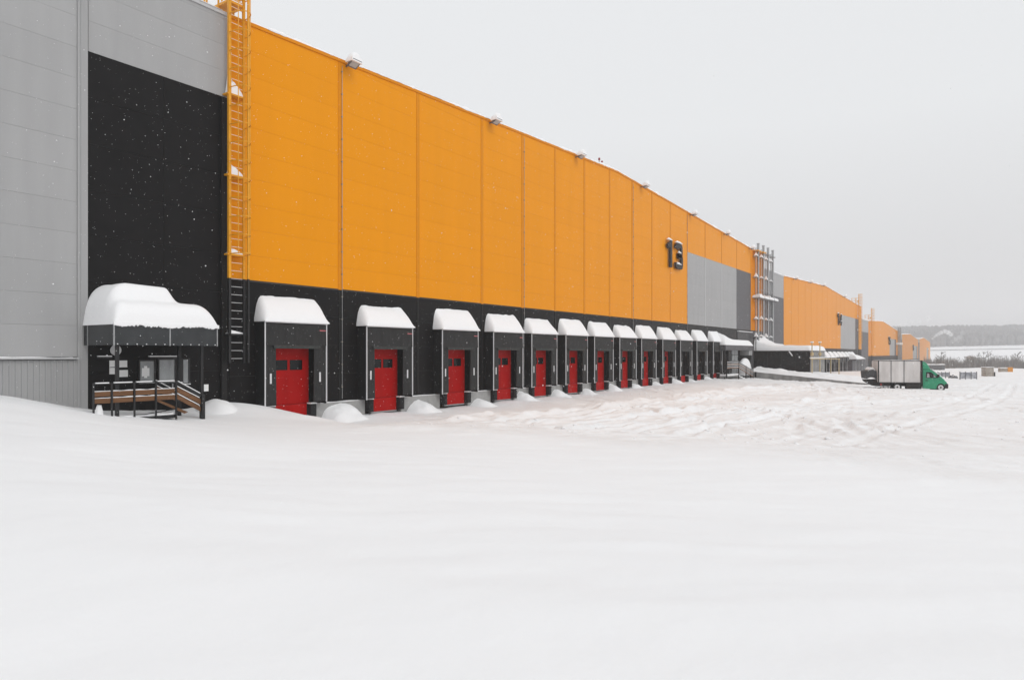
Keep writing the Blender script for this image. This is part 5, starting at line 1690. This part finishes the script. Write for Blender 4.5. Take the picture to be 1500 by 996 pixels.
# bare trees behind the snow bank
def bare_tree(seed, h, spread, dense=1.0):
    rnd = random.Random(seed)
    trunk, crown = MB(), MB()
    trunk.tube([(0, 0, -1.0), (0.05, 0, h * 0.3), (0.1 * rnd.uniform(-1, 1), 0.1, h * 0.65), (0.0, 0, h * 0.97)], 0.035 * h / 2.2 * 1.2, 6, 0.02)
    def branch(p, d, ln, r, lev):
        q = p + d * ln
        crown.tube([p, p + d * ln * 0.5 + Vector((rnd.uniform(-1, 1), rnd.uniform(-1, 1), rnd.uniform(-0.3, 0.6))) * ln * 0.08, q], r, 3, r * 0.45)
        if lev <= 0: return
        for k in range(rnd.choice((3, 4))):
            t = rnd.uniform(0.35, 1.0)
            dd_ = (d + Vector((rnd.uniform(-1, 1), rnd.uniform(-1, 1), rnd.uniform(-0.2, 0.9))) * 0.75).normalized()
            branch(p + d * ln * t, dd_, ln * rnd.uniform(0.45, 0.7), r * 0.55, lev - 1)
    for k in range(int(11 * dense)):
        z = h * rnd.uniform(0.18, 0.9)
        a = rnd.uniform(0, 2 * math.pi)
        ln = spread * (1.05 - z / h) * rnd.uniform(0.7, 1.2) + 0.4
        branch(Vector((0, 0, z)), Vector((math.cos(a), math.sin(a), rnd.uniform(0.35, 1.1))).normalized(), ln, 0.07, 2)
    return trunk, crown
protos = []
for sd0, h, sp in ((1, 9.0, 3.0), (2, 8.0, 2.6), (3, 10.5, 2.4)):
    tr_, cr_ = bare_tree(sd0, h, sp)
    protos.append((tr_.mesh('trunk', True), cr_.mesh('crown')))
    for me in protos[-1]: me.materials.append(M['bark'])
belt = [(1372, 214, 522, 0), (1379, 220, 514, 1), (1391, 236, 521, 2), (1402, 240, 522, 0), (1414, 232, 521, 1), (1424, 228, 519, 2), (1433, 230, 516, 0), (1441, 225, 514, 1), (1447, 218, 511, 2), (1455, 235, 517, 0), (1466, 240, 520, 1), (1475, 238, 518, 2), (1484, 226, 517, 0), (1491, 215, 514, 1), (1498, 232, 516, 2), (1506, 222, 515, 0)]
TL = {0: 'bare broad tree, %s in the tree belt behind the far snow bank', 1: 'bare smaller tree, %s in the tree belt behind the far snow bank', 2: 'bare slender tall tree, %s in the tree belt behind the far snow bank'}
BO = ['leftmost'] + [o + ' from left' for o in ORD[1:] + ['fourteenth', 'fifteenth']] + ['rightmost']
for bi, (px, z, py, k) in enumerate(belt):
    x, y = at_depth(px, z)
    zb_ = ZE - 8.2
    hh = ZE - (py - HOR) / F * z - zb_
    t = thing('bare_tree', (x, y, zb_), TL[k] % BO[bi], 'tree', 'bare trees behind the far snow bank', rz=random.uniform(0, 6))
    s_ = hh / (9.0, 8.0, 10.5)[k]
    t.scale = (s_, s_, s_)
    for nm, me in zip(('trunk', 'crown'), protos[k]):
        c = bpy.data.objects.new(nm, me)
        COL.objects.link(c)
        c.parent = t
bv, bf, cnt = [], [], 0
rnd = random.Random(5)
for i in range(11000):
    px = rnd.uniform(1355, 1620)
    z = rnd.uniform(205, 330)
    x, y = at_depth(px, z)
    zb_ = ZE - 7.0 - (z - 200) * 0.02
    h = rnd.uniform(3.2, 7.2) * (1 + 0.25 * nz(px * 0.06, 2.2))
    r = rnd.uniform(0.03, 0.08)
    lx, ly = rnd.uniform(-0.7, 0.7), rnd.uniform(-0.7, 0.7)
    a = rnd.uniform(0, 6.28)
    p = [(x + r * math.cos(a + k * 2.09), y + r * math.sin(a + k * 2.09), zb_) for k in range(3)]
    m_ = [(x + lx * 0.4 + r * 1.2 * math.cos(a + k * 2.09), y + ly * 0.4 + r * 1.2 * math.sin(a + k * 2.09), zb_ + h * 0.55) for k in range(3)]
    bv += p + m_ + [(x + lx, y + ly, zb_ + h)]
    for k in range(3):
        k2 = (k + 1) % 3
        bf += [(cnt + k, cnt + k2, cnt + 3 + k2), (cnt + k, cnt + 3 + k2, cnt + 3 + k), (cnt + 3 + k, cnt + 3 + k2, cnt + 6)]
    cnt += 7
tag(np_mesh('thicket', np.array(bv), np.array(bf), M['bark'], False), kind='stuff')
# pale shed among the far trees
xx = at_depth(1428, 300); 
sh = thing('shed', (xx[0], xx[1], ZE - 10), 'pale snow-roofed shed among the bare trees at far right', 'shed', rz=TH)
MB().box(0, 5.0, 0, 6, 0, 8.3).build('wall', M['pale_shed'], sh, local=True)
MB().prism_x([(-0.4, 8.3), (6.4, 8.3), (3.0, 9.3)], -0.3, 5.3).build('roof', M['rough_snow'], sh, local=True)

# smoke plumes over the last warehouse
def smoke(path, label_name, dens):
    mb = MB()
    for (px, py, z, r) in path:
        x, y = at_depth(px, z)
        zc_ = ZE - (py - HOR) / F * z
        rr = r / F * z
        vsx = []
        nseg = 8
        for i in range(1, nseg):
            for k in range(10):
                th, ph = math.pi * i / nseg, 2 * math.pi * k / 10
                d = Vector((math.sin(th) * math.cos(ph), math.sin(th) * math.sin(ph), math.cos(th)))
                q_ = d * rr * (1 + 0.35 * nz(d.x * 2 + px, d.y * 2 + py, d.z * 2))
                vsx.append((x + q_.x, y + q_.y, zc_ + q_.z))
        vsx += [(x, y, zc_ + rr), (x, y, zc_ - rr)]
        fsx = [(i * 10 + k, (i + 1) * 10 + k, (i + 1) * 10 + (k + 1) % 10, i * 10 + (k + 1) % 10) for i in range(nseg - 2) for k in range(10)]
        m0 = (nseg - 1) * 10
        fsx += [(m0, k, (k + 1) % 10) for k in range(10)] + [(m0 + 1, (nseg - 2) * 10 + (k + 1) % 10, (nseg - 2) * 10 + k) for k in range(10)]
        mb.add(vsx, fsx)
    m = bpy.data.materials.new(label_name)
    m.use_nodes = True
    t = m.node_tree
    t.nodes.clear()
    oo = t.nodes.new('ShaderNodeOutputMaterial')
    pv = t.nodes.new('ShaderNodeVolumePrincipled')
    pv.inputs['Color'].default_value = (0.97, 0.97, 0.97, 1)
    pv.inputs['Density'].default_value = dens
    t.links.new(pv.outputs[0], oo.inputs['Volume'])
    o = mb.build('smoke', m, None, smooth=True)
    return tag(o, kind='stuff')
smoke([(1366, 496, 520, 1.6), (1369, 493.5, 520, 1.9), (1372, 491, 520, 2.4), (1375, 489, 520, 2.6), (1379, 487, 520, 3.0), (1384, 485.5, 520, 3.2), (1389, 487, 520, 3.6), (1393, 490, 520, 3.2)], 'dense_smoke', 0.28)
smoke([(1320, 476, 560, 2.5), (1327, 473, 560, 3.0), (1336, 471, 560, 3.4), (1347, 469, 560, 3.8), (1360, 467, 560, 4.2), (1395, 500, 540, 3.2), (1400, 497, 540, 3.6), (1406, 494, 540, 3.8), (1410, 488, 540, 3.6)], 'thin_smoke', 0.05)

# ------------------------------------------------------------------ falling snow
NF = 160000
fx0 = rng.uniform(-0.0, 46, NF); fy0 = rng.uniform(0, 96, NF); fz0 = rng.uniform(0.2, 19, NF)
d = np.sqrt((fx0 - D) ** 2 + fy0 ** 2 + (fz0 - ZE) ** 2)
ok = (d > 7.0) & (fx0 > 0.7)
fx0, fy0, fz0 = fx0[ok], fy0[ok], fz0[ok]
n_f = len(fx0)
oc = np.array([(1, 0, 0), (-1, 0, 0), (0, 1, 0), (0, -1, 0), (0, 0, 1), (0, 0, -1)], float)
of = np.array([(0, 2, 4), (2, 1, 4), (1, 3, 4), (3, 0, 4), (2, 0, 5), (1, 2, 5), (3, 1, 5), (0, 3, 5)])
rad = 0.0026 + 0.0058 * rng.random(n_f) ** 3
jit = 1 + rng.uniform(-0.4, 0.4, (n_f, 6, 1))
verts = (oc[None] * jit * rad[:, None, None] + np.stack([fx0, fy0, fz0], 1)[:, None, :]).reshape(-1, 3)
faces = (of[None] + 6 * np.arange(n_f)[:, None, None]).reshape(-1, 3)
tag(np_mesh('falling_snow', verts, faces, M['snow'], False), kind='stuff')

# ------------------------------------------------------------------ haze
hz = MB().box(-1500, 2700, -1200, 2700, -14.5, 66).build('haze', None or bpy.data.materials.new('haze_air'), None)
m = hz.data.materials[0]
m.use_nodes = True
t = m.node_tree
t.nodes.clear()
oo = t.nodes.new('ShaderNodeOutputMaterial')
pv = t.nodes.new('ShaderNodeVolumePrincipled')
pv.inputs['Color'].default_value = (0.94, 0.94, 0.95, 1)
pv.inputs['Density'].default_value = 0.0006
t.links.new(pv.outputs[0], oo.inputs['Volume'])
tag(hz, kind='stuff')
print('panels', PANEL_N[0], 'objects', len(S.objects))
